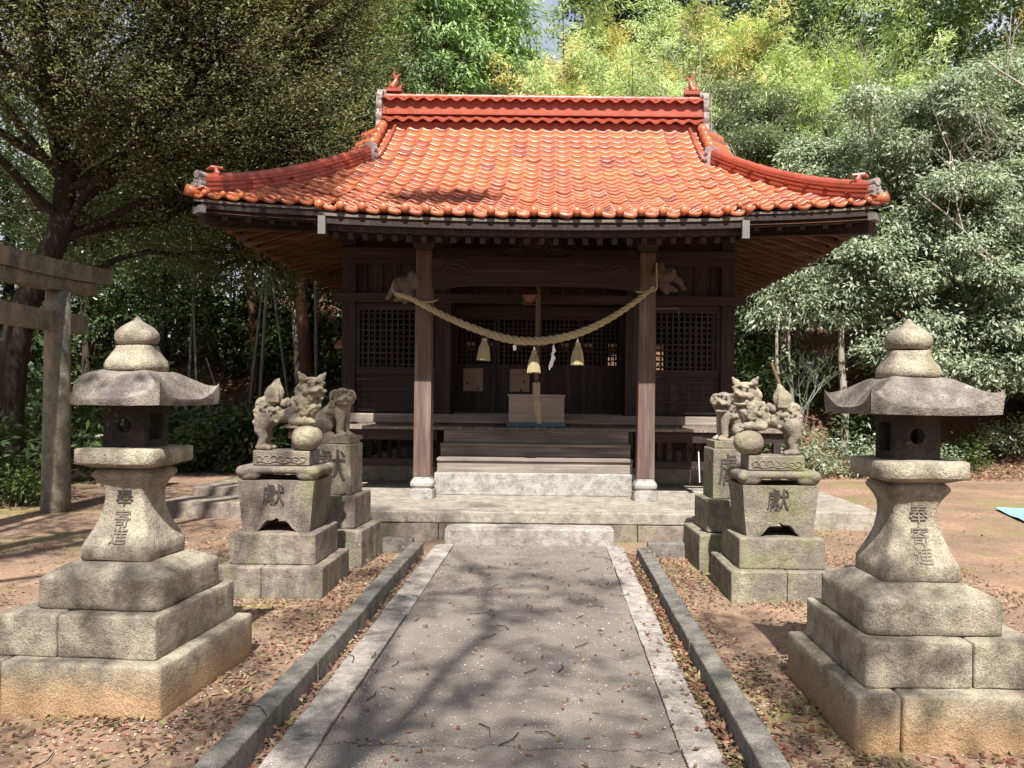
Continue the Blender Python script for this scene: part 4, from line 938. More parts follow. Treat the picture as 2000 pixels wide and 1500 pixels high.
# ---- lanterns
def make_lantern(label, loc, rz, seed, text, joints, boff=0.0, rsc=1.0, chip=False):
    L = thing('stone_lantern', label, 'stone lantern', loc, rz, 'stone lanterns beside the path')
    g = M['granite']
    def slab_pieces(h, z0, z1, cuts, r, top=0.0):
        edges = [-h] + cuts + [h]
        for i in range(len(edges) - 1):
            a, b = edges[i], edges[i + 1]; e = 0.0035
            def tp(q, a=a, b=b):
                t = max(0, (q.z) / ((z1 - z0) / 2) ); 
                return q
            bb = rbox((b - a) / 2 - e, h, (z1 - z0) / 2, r, ((a + b) / 2 + boff * (1.0 if z0 < 0 else 0.8), 0, (z0 + z1) / 2), 0.005, 5, 0.045, seed + i + z0 * 7)
            bb.build('base_slab', g, L, smooth=True)
    slab_pieces(0.52, -0.06, 0.243, joints[0], 0.020)
    slab_pieces(0.43, 0.243, 0.462, joints[1], 0.014)
    # flared shaft, square in plan
    prof_ = [(0.695, 0.0), (0.695, 0.192), (0.70, 0.198), (0.77, 0.198), (0.78, 0.192), (0.83, 0.168), (0.88, 0.146), (0.93, 0.129), (0.98, 0.118), (1.03, 0.113), (1.07, 0.117), (1.10, 0.130), (1.13, 0.150), (1.148, 0.163), (1.165, 0.163), (1.188, 0.14), (1.188, 0.0)]
    def hw(z):
        for (z0, a), (z1, b) in zip(prof_[1:-1], prof_[2:-1]):
            if z0 <= z <= z1: return a + (b - a) * (z - z0) / max(1e-6, z1 - z0)
        return 0.13
    def sqloft(pr, n=9, seed=0, amp=0.004, e=9):
        mb = MB(); G = []
        fine = []
        for (z0, a), (z1, b) in zip(pr, pr[1:]):
            m = max(1, int(max(abs(z1 - z0), abs(b - a)) / 0.025)); fine += [(z0 + (z1 - z0) * i / m, a + (b - a) * i / m) for i in range(m)]
        fine.append(pr[-1])
        for z, w_ in fine:
            row = []
            for i in range(4 * n * 2 + 1):
                a = 2 * math.pi * i / (8 * n) + math.pi / 4; ca, sa = math.cos(a), math.sin(a); q = (abs(ca) ** e + abs(sa) ** e) ** (-1 / e)
                p = Vector((w_ * q * ca, w_ * q * sa, z))
                if i == 8 * n: row.append(row[0]); continue
                row.append(p + noise.noise_vector(p * 7 + Vector((seed, 0, 0))) * amp + noise.noise_vector(p * 26 + Vector((seed, 2, 0))) * amp * 0.4)
            G.append(row)
        mb.grid(G, 0, True); return mb
    sqloft([(0.464, 0.0), (0.464, 0.325), (0.472, 0.335), (0.618, 0.335), (0.627, 0.331), (0.636, 0.322), (0.688, 0.225), (0.694, 0.20), (0.694, 0.0)], 9, seed + 2, 0.006, 26).build('base_slab', g, L, smooth=True)
    shf = sqloft(prof_, 8, seed, 0.004, 16).build('shaft', g, L, smooth=True)
    for k, (ch, z, sz) in enumerate(text):
        glyph(ch, sz, M['cut_shade_faint'] if (k or seed > 3) else M['cut_shade'], 'inscription', shf, lambda x, zz, z=z: (x + 0.01, -hw(z + zz) - 0.0035, z + zz), 0.004)
    sqloft([(1.19, 0.0), (1.19, 0.15), (1.215, 0.222), (1.222, 0.228), (1.295, 0.228), (1.302, 0.22), (1.302, 0.0)], 8, seed + 4, 0.004, 14).build('tray', g, L, smooth=True)
    # firebox: hollow, round window on two sides, square openings on the other two
    mb = MB(); W = 0.118; z0, z1 = 1.303, 1.535; zc = 1.425; r = 0.04
    for side in range(4):
        mt = Matrix.Rotation(side * math.pi / 2, 4, 'Z'); nseg = 32; outer = []; inner = []
        rnd_ = side % 2 == 0
        for i in range(nseg):
            a = 2 * math.pi * i / nseg; ca, sa = math.cos(a), math.sin(a); k = max(abs(ca), abs(sa)); ox, oz = ca / k * W, sa / k * (z1 - z0) / 2
            if rnd_: ix, iz = r * ca, r * sa
            else: ix, iz = ca / k * 0.07, sa / k * 0.075
            outer.append((ox, oz)); inner.append((ix, iz))
        zm = (z0 + z1) / 2; v0 = len(mb.v)
        F = [mt @ Vector((x, -W, zm + z)) for x, z in outer] + [mt @ Vector((x, -W, (zc if rnd_ else zm) + z)) for x, z in inner] + [mt @ Vector((x, -W + 0.03, (zc if rnd_ else zm) + z)) for x, z in inner] + [mt @ Vector((x * (W - .03) / W, -W + 0.03, zm + z)) for x, z in outer]
        fs = []
        for i in range(nseg):
            j = (i + 1) % nseg
            for a_, b_ in ((0, nseg), (nseg, 2 * nseg), (2 * nseg, 3 * nseg)): fs.append((a_ + i, a_ + j, b_ + j, b_ + i))
        mb.add(F, fs)
    fb = mb.build('firebox', M['granite_dark'], L)
    # roof
    mb = MB(); E = 0.345 * rsc; NR, NS = 22, 16
    def rp(r, side, t, under):
        x = r * t; y = -r; lft = abs(t) ** 3.4
        if under: z = 1.537 + 0.008 * lft * r ** 3 - 0.0
        else:
            q = max(0, (r - 0.34) / 0.66); bulge = (math.cos(min(1, q / 0.95) * math.pi / 2) ** 1.15 if q < 0.95 else 0)
            z = 1.563 + 0.17 * bulge + 0.095 * lft * max(0, (r - 0.4) / 0.6) ** 2.6 + 0.010 * q ** 3
        x, y = x * E * (1 + 0.015 * lft * r), y * E * (1 + 0.015 * lft * r - 0.02 * (1 - lft) * r)
        p = Matrix.Rotation(side * math.pi / 2, 3, 'Z') @ Vector((x, y, z))
        if chip and p.x + p.y * 0.9 < -0.50 * rsc * 0.9 + 0.0: p.z = min(p.z, 1.605); k = (-0.45 * rsc - p.x - p.y * 0.9); p.x += 0.45 * k; p.y += 0.45 * k
        return p + noise.noise_vector(p * 8 + Vector((seed, 3, 0))) * 0.004 + noise.noise_vector(p * 25 + Vector((seed, 3, 0))) * 0.0018
    for side in range(4):
        T_ = [rp(i / NR, side, -1 + 2 * j / NS, False) for i in range(NR + 1) for j in range(NS + 1)]
        G = [[rp(i / NR, side, -1 + 2 * j / NS, False) for j in range(NS + 1)] for i in range(NR + 1)]; mb.grid(G, 0, True)
        e0 = G[-1]; e1 = [rp(0.985, side, -1 + 2 * j / NS, True) for j in range(NS + 1)]
        mid = [(a + b) / 2 + (a - Vector((0, 0, a.z))).normalized() * 0.004 for a, b in zip(e0, e1)]
        mb.grid([e0, mid, e1], 0, True)
        G = [[rp(0.985 * (1 - i / 6), side, -1 + 2 * j / NS, True) for j in range(NS + 1)] for i in range(7)]; mb.grid(G, 0, True)
    rf = mb.build('lantern_roof', M['granite_roof'], L, smooth=False); rf.data.polygons.foreach_set('use_smooth', [True] * len(rf.data.polygons))
    sqloft([(1.73, 0.0), (1.728, 0.146), (1.76, 0.148), (1.785, 0.14), (1.82, 0.116), (1.85, 0.10), (1.868, 0.098), (1.872, 0.0)], 8, seed + 6, 0.007, 3.2).build('neck', g, L, smooth=True)
    mb = MB(); G = []
    for r_, z in [(0.0, 1.872), (0.085, 1.874), (0.104, 1.885), (0.115, 1.91), (0.114, 1.935), (0.10, 1.96), (0.078, 1.98), (0.05, 1.997), (0.024, 2.014), (0.012, 2.032), (0.0, 2.04)]:
        G.append([Vector((r_ * math.cos(6.2832 * i / 28), r_ * math.sin(6.2832 * i / 28), z)) for i in range(29)])
    G = [[p + noise.noise_vector(p * 9 + Vector((seed, 0, 0))) * 0.006 for p in row] for row in G]
    mb.grid(G, 0, True); mb.build('jewel', g, L, smooth=True)
    return L
M['granite_roof'] = stone_mat('weathered lantern roof', (0.37, 0.33, 0.26), (0.20, 0.175, 0.165), stain=(0.09, 0.075, 0.08))
make_lantern('stone lantern left of the path, flared shaft and round finial', (-2.345, 4.50, 0), R(-4), 1.0, [('奉', 1.03, 0.105), ('寄', 0.92, 0.10), ('進', 0.83, 0.10)], [[-0.33], [-0.10]], -0.06, 0.92, True)
make_lantern('stone lantern right of the path, flared shaft and upturned roof corners', (1.875, 4.20, 0), R(0.5), 5.0, [('奉', 1.03, 0.105), ('寄', 0.92, 0.10), ('進', 0.83, 0.10)], [[-0.30], [0.09]], 0.055, 0.93)

# ---- lion dog statues and pedestals
def arch_block(c, hw_t, hw_b, hd, z0, z1, seed):
    """tapered block with a cusped opening cut through its foot"""
    mb = MB(); N = 72; xs = []
    cusp = lambda u: 0.0 if abs(u) > 0.62 else max(0.0, 0.115 * (1 - (abs(u) / 0.62) ** 1.5) - 0.013 * math.sin(abs(u) / 0.62 * 9.42) * (1 - abs(u) / 0.62 * 0.3))
    rows = 14
    def P(u, v, y):
        zb = z0 + max(0.0, cusp(u)); z = zb + (z1 - zb) * v; t = (z - z0) / (z1 - z0); w_ = hw_b + (hw_t - hw_b) * t
        q = Vector((c[0] + u * w_, c[1] + y * (hd * (0.92 + 0.08 * t)), z)); return q + noise.noise_vector(q * 8 + Vector((seed, 0, 0))) * 0.005
    us = [-1 + 2 * i / N for i in range(N + 1)]; vs = [j / rows for j in range(rows + 1)]
    F = [[P(u, v, -1) for v in vs] for u in us]; B = [[P(u, v, 1) for v in vs] for u in us]
    mb.grid(F); mb.grid(B, 0, True)
    mb.grid([[f[-1], b[-1]] for f, b in zip(F, B)]); mb.grid([[f[0], b[0]] for f, b in zip(F, B)], 0, True)
    mb.grid([F[0], B[0]]); mb.grid([F[-1], B[-1]], 0, True)
    return mb
def big_pedestal(label, loc, sgn, seed):
    P = thing('lion_pedestal', label, 'pedestal', loc, 0, 'stone pedestals of the lion dogs'); g = M['granite_mossy'] if sgn > 0 else M['granite_stained']
    h = 0.435; cut = 0.02 if sgn > 0 else -0.06
    for a, b in ((-h, cut), (cut, h)):
        rbox((b - a) / 2 - 0.002, 0.42, 0.145, 0.014, ((a + b) / 2, 0, 0.085), 0.004, 5, 0.07, seed + a).build('foot_slab', g, P)
    rbox(0.35, 0.335, 0.126, 0.014, (0, 0, 0.357), 0.004, 5, 0.06, seed + 3).build('middle_block', g, P)
    ab = arch_block((0, 0, 0), 0.312, 0.275, 0.27, 0.484, 0.90, seed).build('inscribed_block', g, P)
    hwf = lambda z: 0.27 * (0.92 + 0.08 * (z - 0.484) / 0.416)
    glyph('獻', 0.19, M['cut_shade'], 'inscription', ab, lambda x, z: (x - 0.02, -hwf(0.79 + z) - 0.006, 0.79 + z), 0.012)
    # scroll-legged plinth
    it = [('b', (0, 0, 0.985), (0.265, 0.20, 0.028))]
    for sx in (-1, 1):
        it.append(('t', [(sx * 0.30, -0.22, 0.975), (sx * 0.30, 0.22, 0.975)], [0.048, 0.048]))
        for sy in (-1, 1): it += [('s', (sx * 0.22, sy * 0.21, 0.945), (0.075, 0.035, 0.042)), ('s', (sx * 0.285, sy * 0.2, 0.935), (0.05, 0.04, 0.034))]
    for sy in (-1, 1): it.append(('t', [(-0.3, sy * 0.22, 0.985), (0.3, sy * 0.22, 0.985)], [0.032, 0.032]))
    me = blobs_mesh(it, 0.011, 2); me.materials.append(g); link('scroll_plinth', me, P)
    bb = rbox(0.235, 0.15, 0.062, 0.01, (0, 0, 1.078), 0.003, 6, 0.05, seed + 7).build('carved_base', g, P)
    mb = MB()
    for i in range(7):
        x = -0.18 + 0.06 * i; mb.tube([(x + 0.026 * math.cos(a), -0.152, 1.075 + 0.02 * math.sin(a) * (1 + 0.3 * math.sin(i))) for a in [k * 0.5 for k in range(12)]], 0.007, 5)
    mb.tube([(-0.2 + 0.4 * i / 20, -0.152, 1.045 + 0.008 * math.sin(i)) for i in range(21)], 0.007, 5)
    mb.build('relief', g, bb)
    return P
def head_items(c, yaw, pitch, k, mouth, ears):
    """a lion-dog head; local frame looks along -Y, yaw turns it about Z"""
    mt = Matrix.Translation(c) @ Matrix.Rotation(yaw, 4, 'Z') @ Matrix.Rotation(pitch, 4, 'X'); e0 = mt.to_euler(); it = []
    def s(p, r, e=(0, 0, 0)):
        q = mt @ Vector(tuple(a * k for a in p)); rr = tuple(a * k for a in (r if hasattr(r, '__len__') else (r, r, r)))
        it.append(('s', q, rr, (e0.to_matrix() @ Euler(e).to_matrix()).to_euler()))
    s((0, 0.02, 0.02), (0.115, 0.12, 0.105)); s((0, -0.09, -0.0), (0.085, 0.075, 0.045))          # skull, muzzle
    s((0, -0.155, 0.022), (0.036, 0.026, 0.022))                                                   # nose
    for sx in (-1, 1):
        s((sx * 0.028, -0.165, 0.008), (0.017, 0.012, 0.013)); s((sx * 0.052, -0.108, 0.055), (0.027, 0.022, 0.024)); s((sx * 0.055, -0.098, 0.088), (0.055, 0.03, 0.018), (0, sx * 0.25, 0))
        s((sx * 0.05, -0.13, -0.012), (0.045, 0.045, 0.028)); s((sx * 0.085, -0.06, -0.02), (0.035, 0.05, 0.04))
    d = -0.105 if mouth else -0.06
    s((0, -0.075, d), (0.075, 0.072, 0.028)); s((0, -0.02, d + 0.02), (0.075, 0.06, 0.04))         # jaw
    if mouth:
        for sx in (-1, 1): s((sx * 0.05, -0.125, -0.045), (0.012, 0.012, 0.022)); s((sx * 0.085, -0.03, -0.06), (0.02, 0.03, 0.05))
    if ears == 'up':
        s((0, -0.03, 0.115), (0.12, 0.075, 0.028))
        for sx in (-1, 1): s((sx * 0.105, -0.02, 0.13), (0.042, 0.03, 0.055), (0, sx * 0.6, 0)); s((sx * 0.135, -0.02, 0.165), (0.02, 0.017, 0.045), (0, sx * 0.55, 0))
    else:
        for sx in (-1, 1): s((sx * 0.105, 0.0, 0.075), (0.045, 0.035, 0.03), (0, sx * 0.5, 0)); s((sx * 0.135, -0.005, 0.03), (0.028, 0.036, 0.06), (0, -sx * 0.25, 0))
    for i in range(13):
        a = math.pi * (-0.12 + 1.24 * i / 12); s((0.125 * math.cos(a), 0.035, 0.03 + 0.085 * math.sin(a) - 0.05), 0.033)
    return it
def standing_lion(mouth):
    rl = random.Random(3); it = []
    it += [('s', (-0.135, 0, 0.30), (0.095, 0.085, 0.095)), ('s', (-0.03, 0, 0.305), (0.14, 0.07, 0.062)), ('s', (0.105, 0, 0.33), (0.112, 0.10, 0.12))]
    it.append(('t', [(0.11, 0, 0.33), (0.16, -0.005, 0.43), (0.175, -0.01, 0.50)], [0.118, 0.108, 0.092]))
    for sy in (-1, 1):
        it.append(('t', [(-0.165, sy * 0.06, 0.27), (-0.19, sy * 0.066, 0.18), (-0.165, sy * 0.068, 0.115), (-0.185, sy * 0.068, 0.05)], [0.078, 0.05, 0.034, 0.034]))
        it.append(('s', (-0.165, sy * 0.068, 0.026), (0.066, 0.042, 0.03)))
        for k in range(4): it.append(('s', (-0.12, sy * 0.068 - 0.03 + 0.02 * k, 0.02), (0.022, 0.011, 0.018)))
    it.append(('t', [(0.12, 0.07, 0.27), (0.15, 0.075, 0.15), (0.15, 0.075, 0.04)], [0.065, 0.045, 0.042])); it.append(('s', (0.17, 0.075, 0.024), (0.06, 0.04, 0.028)))
    it.append(('t', [(0.08, -0.075, 0.29), (0.07, -0.115, 0.262), (0.14, -0.125, 0.262), (0.20, -0.12, 0.262)], [0.06, 0.042, 0.034, 0.036])); it.append(('s', (0.205, -0.12, 0.262), (0.04, 0.036, 0.026)))
    for k in range(4): it.append(('s', (0.235, -0.145 + 0.017 * k, 0.255), (0.018, 0.01, 0.014)))
    # tail: flame of locks
    it.append(('t', [(-0.20, 0, 0.33), (-0.185, 0, 0.41), (-0.12, 0, 0.45)], [0.055, 0.07, 0.05])); it.append(('s', (-0.105, 0, 0.50), (0.078, 0.055, 0.10), (0, 0.25, 0))); it.append(('t', [(-0.09, 0, 0.56), (-0.085, 0, 0.61), (-0.07, 0, 0.635)], [0.048, 0.028, 0.012]))
    it.append(('t', [(-0.03, 0, 0.41), (0.0, 0, 0.445), (0.03, 0, 0.42), (0.01, 0, 0.40)], [0.03, 0.028, 0.022, 0.015]))
    for k in range(5): it.append(('t', [(-0.15 + 0.022 * k, -0.052, 0.43), (-0.145 + 0.02 * k, -0.057, 0.51), (-0.11 + 0.008 * k, -0.03, 0.60)], [0.010, 0.012, 0.007]))
    # curls of the mane and rump
    for k in range(60):
        a = rl.uniform(-2.7, -0.4); h = rl.uniform(0.30, 0.50); r = 0.127 - 0.10 * max(0, (h - 0.40)); cx = 0.105 + (h - 0.33) * 0.45
        p = (cx + r * math.cos(a) * 1.0, r * math.sin(a), h); q = rl.uniform(0.017, 0.027); it.append(('s', p, (q, q * 0.8, q)))
    for k in range(26):
        a = rl.uniform(-2.9, -0.3); p = (-0.15 + 0.105 * math.cos(a), 0.098 * math.sin(a), 0.30 + rl.uniform(-0.06, 0.08)); q = rl.uniform(0.014, 0.022); it.append(('s', p, q))
    for k in range(9): it.append(('s', (-0.19 + rl.uniform(-0.03, 0.05), -0.055, 0.36 + 0.01 * k), 0.02))
    it += head_items((0.185, -0.035, 0.545), R(46), R(2), 0.80, mouth, 'up')
    return blobs_mesh(it, 0.0068, 1)
def sitting_lion(mouth):
    rl = random.Random(6); it = []
    it.append(('t', [(-0.14, 0, 0.11), (-0.07, 0, 0.21), (0.02, 0, 0.27), (0.06, 0, 0.30)], [0.105, 0.10, 0.095, 0.085]))
    for sy in (-1, 1):
        it.append(('t', [(0.055, sy * 0.052, 0.25), (0.07, sy * 0.058, 0.14), (0.065, sy * 0.058, 0.04)], [0.06, 0.04, 0.037])); it.append(('s', (0.085, sy * 0.058, 0.022), (0.05, 0.038, 0.026)))
        it.append(('t', [(-0.13, sy * 0.075, 0.11), (-0.05, sy * 0.095, 0.10), (-0.085, sy * 0.09, 0.04)], [0.075, 0.06, 0.04])); it.append(('s', (-0.045, sy * 0.09, 0.022), (0.07, 0.036, 0.026)))
        for k in range(3): it.append(('s', (0.125, sy * 0.058 - 0.02 + 0.02 * k, 0.018), (0.018, 0.010, 0.015)))
    it.append(('t', [(-0.21, 0, 0.12), (-0.225, 0, 0.22), (-0.19, 0, 0.30)], [0.05, 0.045, 0.02]))
    for k in range(34):
        a = rl.uniform(-3.2, 0.0); h = rl.uniform(0.22, 0.34); p = (0.02 + (h - 0.3) * 0.6 + 0.095 * math.cos(a), 0.10 * math.sin(a), h); it.append(('s', p, rl.uniform(0.014, 0.021)))
    it += head_items((0.075, -0.025, 0.375), R(40), R(3), 0.80, mouth, 'down')
    it.append(('b', (-0.04, 0, 0.006), (0.18, 0.14, 0.008)))
    return blobs_mesh(it, 0.0068, 1)
def mirror(me):
    for v in me.vertices: v.co.x = -v.co.x
    me.flip_normals()
bp = [big_pedestal('stained tiered pedestal left of the path under the lion with closed mouth', (-2.245, 6.77, 0), -1, 2.0), big_pedestal('mossy green tiered pedestal right of the path under the open-mouthed lion', (1.885, 6.80, 0), 1, 8.0)]
def ball(x, seed):
    mb = MB(); n = 28; G = []
    for i in range(n + 1):
        t = math.pi * i / n; row = []
        for j in range(n * 2 + 1):
            a = math.pi * j / n; p = Vector((math.sin(t) * math.cos(a), math.sin(t) * math.sin(a), math.cos(t))) * 0.118; row.append(p + Vector((x, -0.085, 0.116)) + noise.noise_vector(p * 12 + Vector((seed, 0, 0))) * 0.004)
        G.append(row)
    mb.grid(G); return mb
for i, s in enumerate((-1, 1)):
    me = standing_lion(s > 0)
    if s > 0: mirror(me)
    me.materials.append(M['statue'])
    o = link('lion_dog', me); o.scale = (1.07, 0.96, 0.94); o.location = bp[i].location + Vector((0.0 if s < 0 else -0.03, 0, 1.139)); o.rotation_euler = (0, 0, R(3) if s < 0 else R(-3))
    tag(o, ['stone lion dog with closed mouth, paw on a ball, left of path', 'mossy stone lion dog with open mouth, paw on a ball, right of path'][i], 'statue', 'stone lion dogs resting a paw on a ball')
    ball(0.175 * -s, i).build('stone_ball', M['statue'], o, smooth=True)
def small_pedestal(label, loc, rz, seed, mat):
    P = thing('lion_pedestal', label, 'pedestal', loc, rz, 'stone pedestals of the lion dogs')
    rbox(0.37, 0.36, 0.19, 0.016, (0, 0, 0.14), 0.005, 5, 0.07, seed).build('foot_slab', mat, P)
    rbox(0.275, 0.27, 0.155, 0.014, (0, 0, 0.487), 0.005, 5, 0.06, seed + 1).build('middle_block', mat, P)
    b = rbox(0.205, 0.20, 0.245, 0.014, (0, 0, 0.888), 0.004, 5, 0.05, seed + 2).build('inscribed_block', mat, P)
    glyph('獻', 0.33, M['cut_shade'], 'inscription', b, lambda x, z: (x, -0.204, 0.93 + z), 0.014)
    rbox(0.185, 0.165, 0.036, 0.008, (0, 0, 1.170), 0.003, 5, 0.05, seed + 3).build('statue_base', mat, P)
    return P
sp_ = [small_pedestal('tall narrow pedestal behind the left lion, under the drop-eared dog', (-2.13, 7.90, 0), R(-3), 3.0, M['granite_stained']), small_pedestal('tall narrow pedestal behind the right lion, under the laughing dog', (1.76, 7.90, 0), R(3), 6.0, M['granite_mossy'])]
for i, s in enumerate((-1, 1)):
    me = sitting_lion(s > 0)
    if s > 0: mirror(me)
    me.materials.append(M['statue'])
    o = link('lion_dog', me); o.location = sp_[i].location + Vector((0.0, 0, 1.206)); o.rotation_euler = (0, 0, R(-14) if s < 0 else R(8))
    tag(o, ['small sitting stone lion dog with closed mouth behind the left pair', 'small sitting stone lion dog with wide laughing mouth behind the right pair'][i], 'statue', 'small sitting lion dogs')

# ---- stone gate at the left edge
TG = thing('torii_gate', 'grey stone torii gate at the left edge, seen end on', 'torii gate', (-6.74, 10.85, 0), 0)
d = Vector((0.01, -1.0, 0)).normalized(); mb = MB()
for k, q in enumerate((0.0, 2.7)):
    c = d * q; mb = MB(); mb.tube([c + Vector((0, 0, z)) for z in (-0.3, 0.4, 1.2, 2.2, 2.98)], [0.185, 0.175, 0.168, 0.16, 0.15], 24); mb.build('gate_post', M['granite_grey'], TG, smooth=True)
def gbeam(name, s0, s1, w_, z0, z1, sag, n=24):
    mb = MB(); sd = Vector((-d.y, d.x, 0)); G = []
    for i in range(n + 1):
        t = i / n; s_ = s0 + (s1 - s0) * t; up = sag * abs(2 * t - 1) ** 2.2; c = d * s_
        G.append([c + sd * w_ / 2 + Vector((0, 0, z0 + up)), c + sd * w_ * 0.55 + Vector((0, 0, z1 + up)), c - sd * w_ * 0.55 + Vector((0, 0, z1 + up)), c - sd * w_ / 2 + Vector((0, 0, z0 + up)), c + sd * w_ / 2 + Vector((0, 0, z0 + up))])
    mb.grid(G); mb.add(G[0][:4], [(0, 1, 2, 3)]); mb.add(G[-1][:4], [(3, 2, 1, 0)])
    return mb.build(name, M['granite_grey'], TG)
gbeam('lower_lintel', -0.55, 3.25, 0.17, 2.44, 2.70, 0.0); gbeam('under_lintel', -0.75, 3.45, 0.22, 2.97, 3.13, 0.05); gbeam('top_lintel', -1.08, 3.65, 0.30, 3.132, 3.36, 0.09)
#@@EXTRA
TP = MB(); TP.grid([[(0.9 * i + 0.1 * j, 1.5 * j / 4 - 0.05 * i, 0.012 + 0.012 * math.sin(3 * i + 2 * j)) for j in range(5)] for i in range(5)])
o = TP.build('tarp_sheet', M['tarp']); o.location = (6.35, 10.6, 0.0); tag(o, 'pale blue plastic sheet spread on the bare ground by the right edge', 'tarp'); 
md = o.modifiers.new('t', 'SOLIDIFY'); md.thickness = 0.004
# small red-roofed building behind the hall
RB = thing('rear_sanctuary', 'small red-roofed sanctuary half hidden behind the shrine hall', 'shrine', (-1.2, 21.0, 0.0))
zg = 1.0
mb = MB(); mb.box(-2.2, 2.2, -1.6, 1.6, -0.2, 3.4); mb.build('wall', M['wood'], RB)
mb = MB(); P = []
for (x0, x1, y0, y1, z0, z1) in ((-3.9, 3.9, -2.9, 0, 2.7, 4.6), (-3.9, 3.9, 2.9, 0, 2.7, 4.6)):
    for k in range(10):
        a, b = k / 10, (k + 1) / 10; x0 = -3.75 + 1.9 * k / 10; x1 = -x0; mb.add([(x0, y0 + (y1 - y0) * a, z0 + (z1 - z0) * a + 0.05), (x1, y0 + (y1 - y0) * a, z0 + (z1 - z0) * a + 0.05), (x1, y0 + (y1 - y0) * b, z0 + (z1 - z0) * b), (x0, y0 + (y1 - y0) * b, z0 + (z1 - z0) * b), (x0, y0 + (y1 - y0) * a, z0 + (z1 - z0) * a - 0.02), (x1, y0 + (y1 - y0) * a, z0 + (z1 - z0) * a - 0.02)], [(0, 1, 2, 3), (4, 5, 1, 0)])
rf = mb.build('roof', M['tile'], RB); mb = MB(); mb.box(-1.9, 1.9, -0.18, 0.18, 4.55, 4.8); mb.build('ridge', M['tile_ridge'], rf)
#@@TREES
def leafcloud(P, nb, axis, L, W, rs, jitter=0.9, fold=0.15):
    """P (n,3) leaf bases, nb (n,3) preferred normals, axis (n,3) preferred tip directions"""
    n = len(P); nb = nb + np.array([0, -0.25, 0.1]); N = nb + rs.normal(0, jitter, (n, 3)); N /= np.linalg.norm(N, axis=1, keepdims=True) + 1e-9
    A = axis + rs.normal(0, jitter * 0.8, (n, 3)); A -= N * (A * N).sum(1, keepdims=True); A /= np.linalg.norm(A, axis=1, keepdims=True) + 1e-9
    S = np.cross(N, A); l = (L * rs.uniform(0.65, 1.25, (n, 1))); w_ = (W * rs.uniform(0.7, 1.2, (n, 1)))
    V = np.empty((n, 4, 3)); V[:, 0] = P; V[:, 1] = P + A * l * 0.45 + S * w_ * 0.5 + N * w_ * fold; V[:, 2] = P + A * l; V[:, 3] = P + A * l * 0.45 - S * w_ * 0.5 + N * w_ * fold
    return V.reshape(-1, 3), np.arange(n * 4).reshape(-1, 4)
def sphere_pts(rs, n):
    v = rs.normal(0, 1, (n, 3)); return v / (np.linalg.norm(v, axis=1, keepdims=True) + 1e-9)
def crown_pts(lobes, rs, per=45, cr=0.35, flat=0.55, shell=0.45, spray=None):
    """lobes: (x,y,z,rx,ry,rz,clumps) -> clump centres and leaf points"""
    Cs = []; Ps = []; Ns = []; As = []
    for (x, y, z, rx, ry, rz, nc) in lobes:
        d_ = sphere_pts(rs, nc); r = (shell + (1 - shell) * rs.uniform(0, 1, (nc, 1)) ** 0.6) * rs.uniform(0.85, 1.12, (nc, 1)); C = np.array([x, y, z]) + d_ * r * np.array([rx, ry, rz])
        for c, o_ in zip(C, d_):
            m = max(6, int(per * rs.uniform(0.5, 1.4))); k = cr * rs.uniform(0.6, 1.3); q = rs.normal(0, 0.5, (m, 3)) * k * np.array([1, 1, flat]); 
            if spray is not None:      # feathery sprays fanning out from the limbs
                dv = c - np.array(spray) + rs.normal(0, 0.6, 3); dv /= np.linalg.norm(dv); al = rs.uniform(-1, 1, (m, 1)); q = dv * al * k * 1.5 + rs.normal(0, 0.16, (m, 3)) * k * (1.25 - 0.75 * al) * np.array([1, 1, 0.6])
                Ps.append(c + q); Ns.append(np.tile(o_ * 0.2 + np.array([0, -0.1, 0.8]), (m, 1))); As.append(np.tile(dv, (m, 1)) + rs.normal(0, 0.45, (m, 3))); continue
            Ps.append(c + q); Ns.append(np.tile(o_ * 0.35 + np.array([0, -0.1, 0.75]), (m, 1))); As.append(q / (np.linalg.norm(q, axis=1, keepdims=True) + 1e-6) + o_ * 0.6 + np.array([0, 0, -0.25]))
        Cs.append(C)
    return np.concatenate(Cs), np.concatenate(Ps), np.concatenate(Ns), np.concatenate(As)
def limb(mb, a, b, r0, r1, rnd, bend=0.12, n=5, sides=6):
    a = Vector(a); b = Vector(b); L = (b - a).length; pts = []; o1 = Vector((rnd.uniform(-1, 1), rnd.uniform(-1, 1), rnd.uniform(-0.3, 1))) * L * bend
    for i in range(n + 1):
        t = i / n; p = a.lerp(b, t) + o1 * math.sin(math.pi * t) + Vector((rnd.uniform(-1, 1), rnd.uniform(-1, 1), rnd.uniform(-1, 1))) * L * 0.02 * (1 if 0 < i < n else 0); pts.append(p)
    mb.tube(pts, [r0 + (r1 - r0) * (i / n) ** 0.8 for i in range(n + 1)], sides, cap=False); return pts
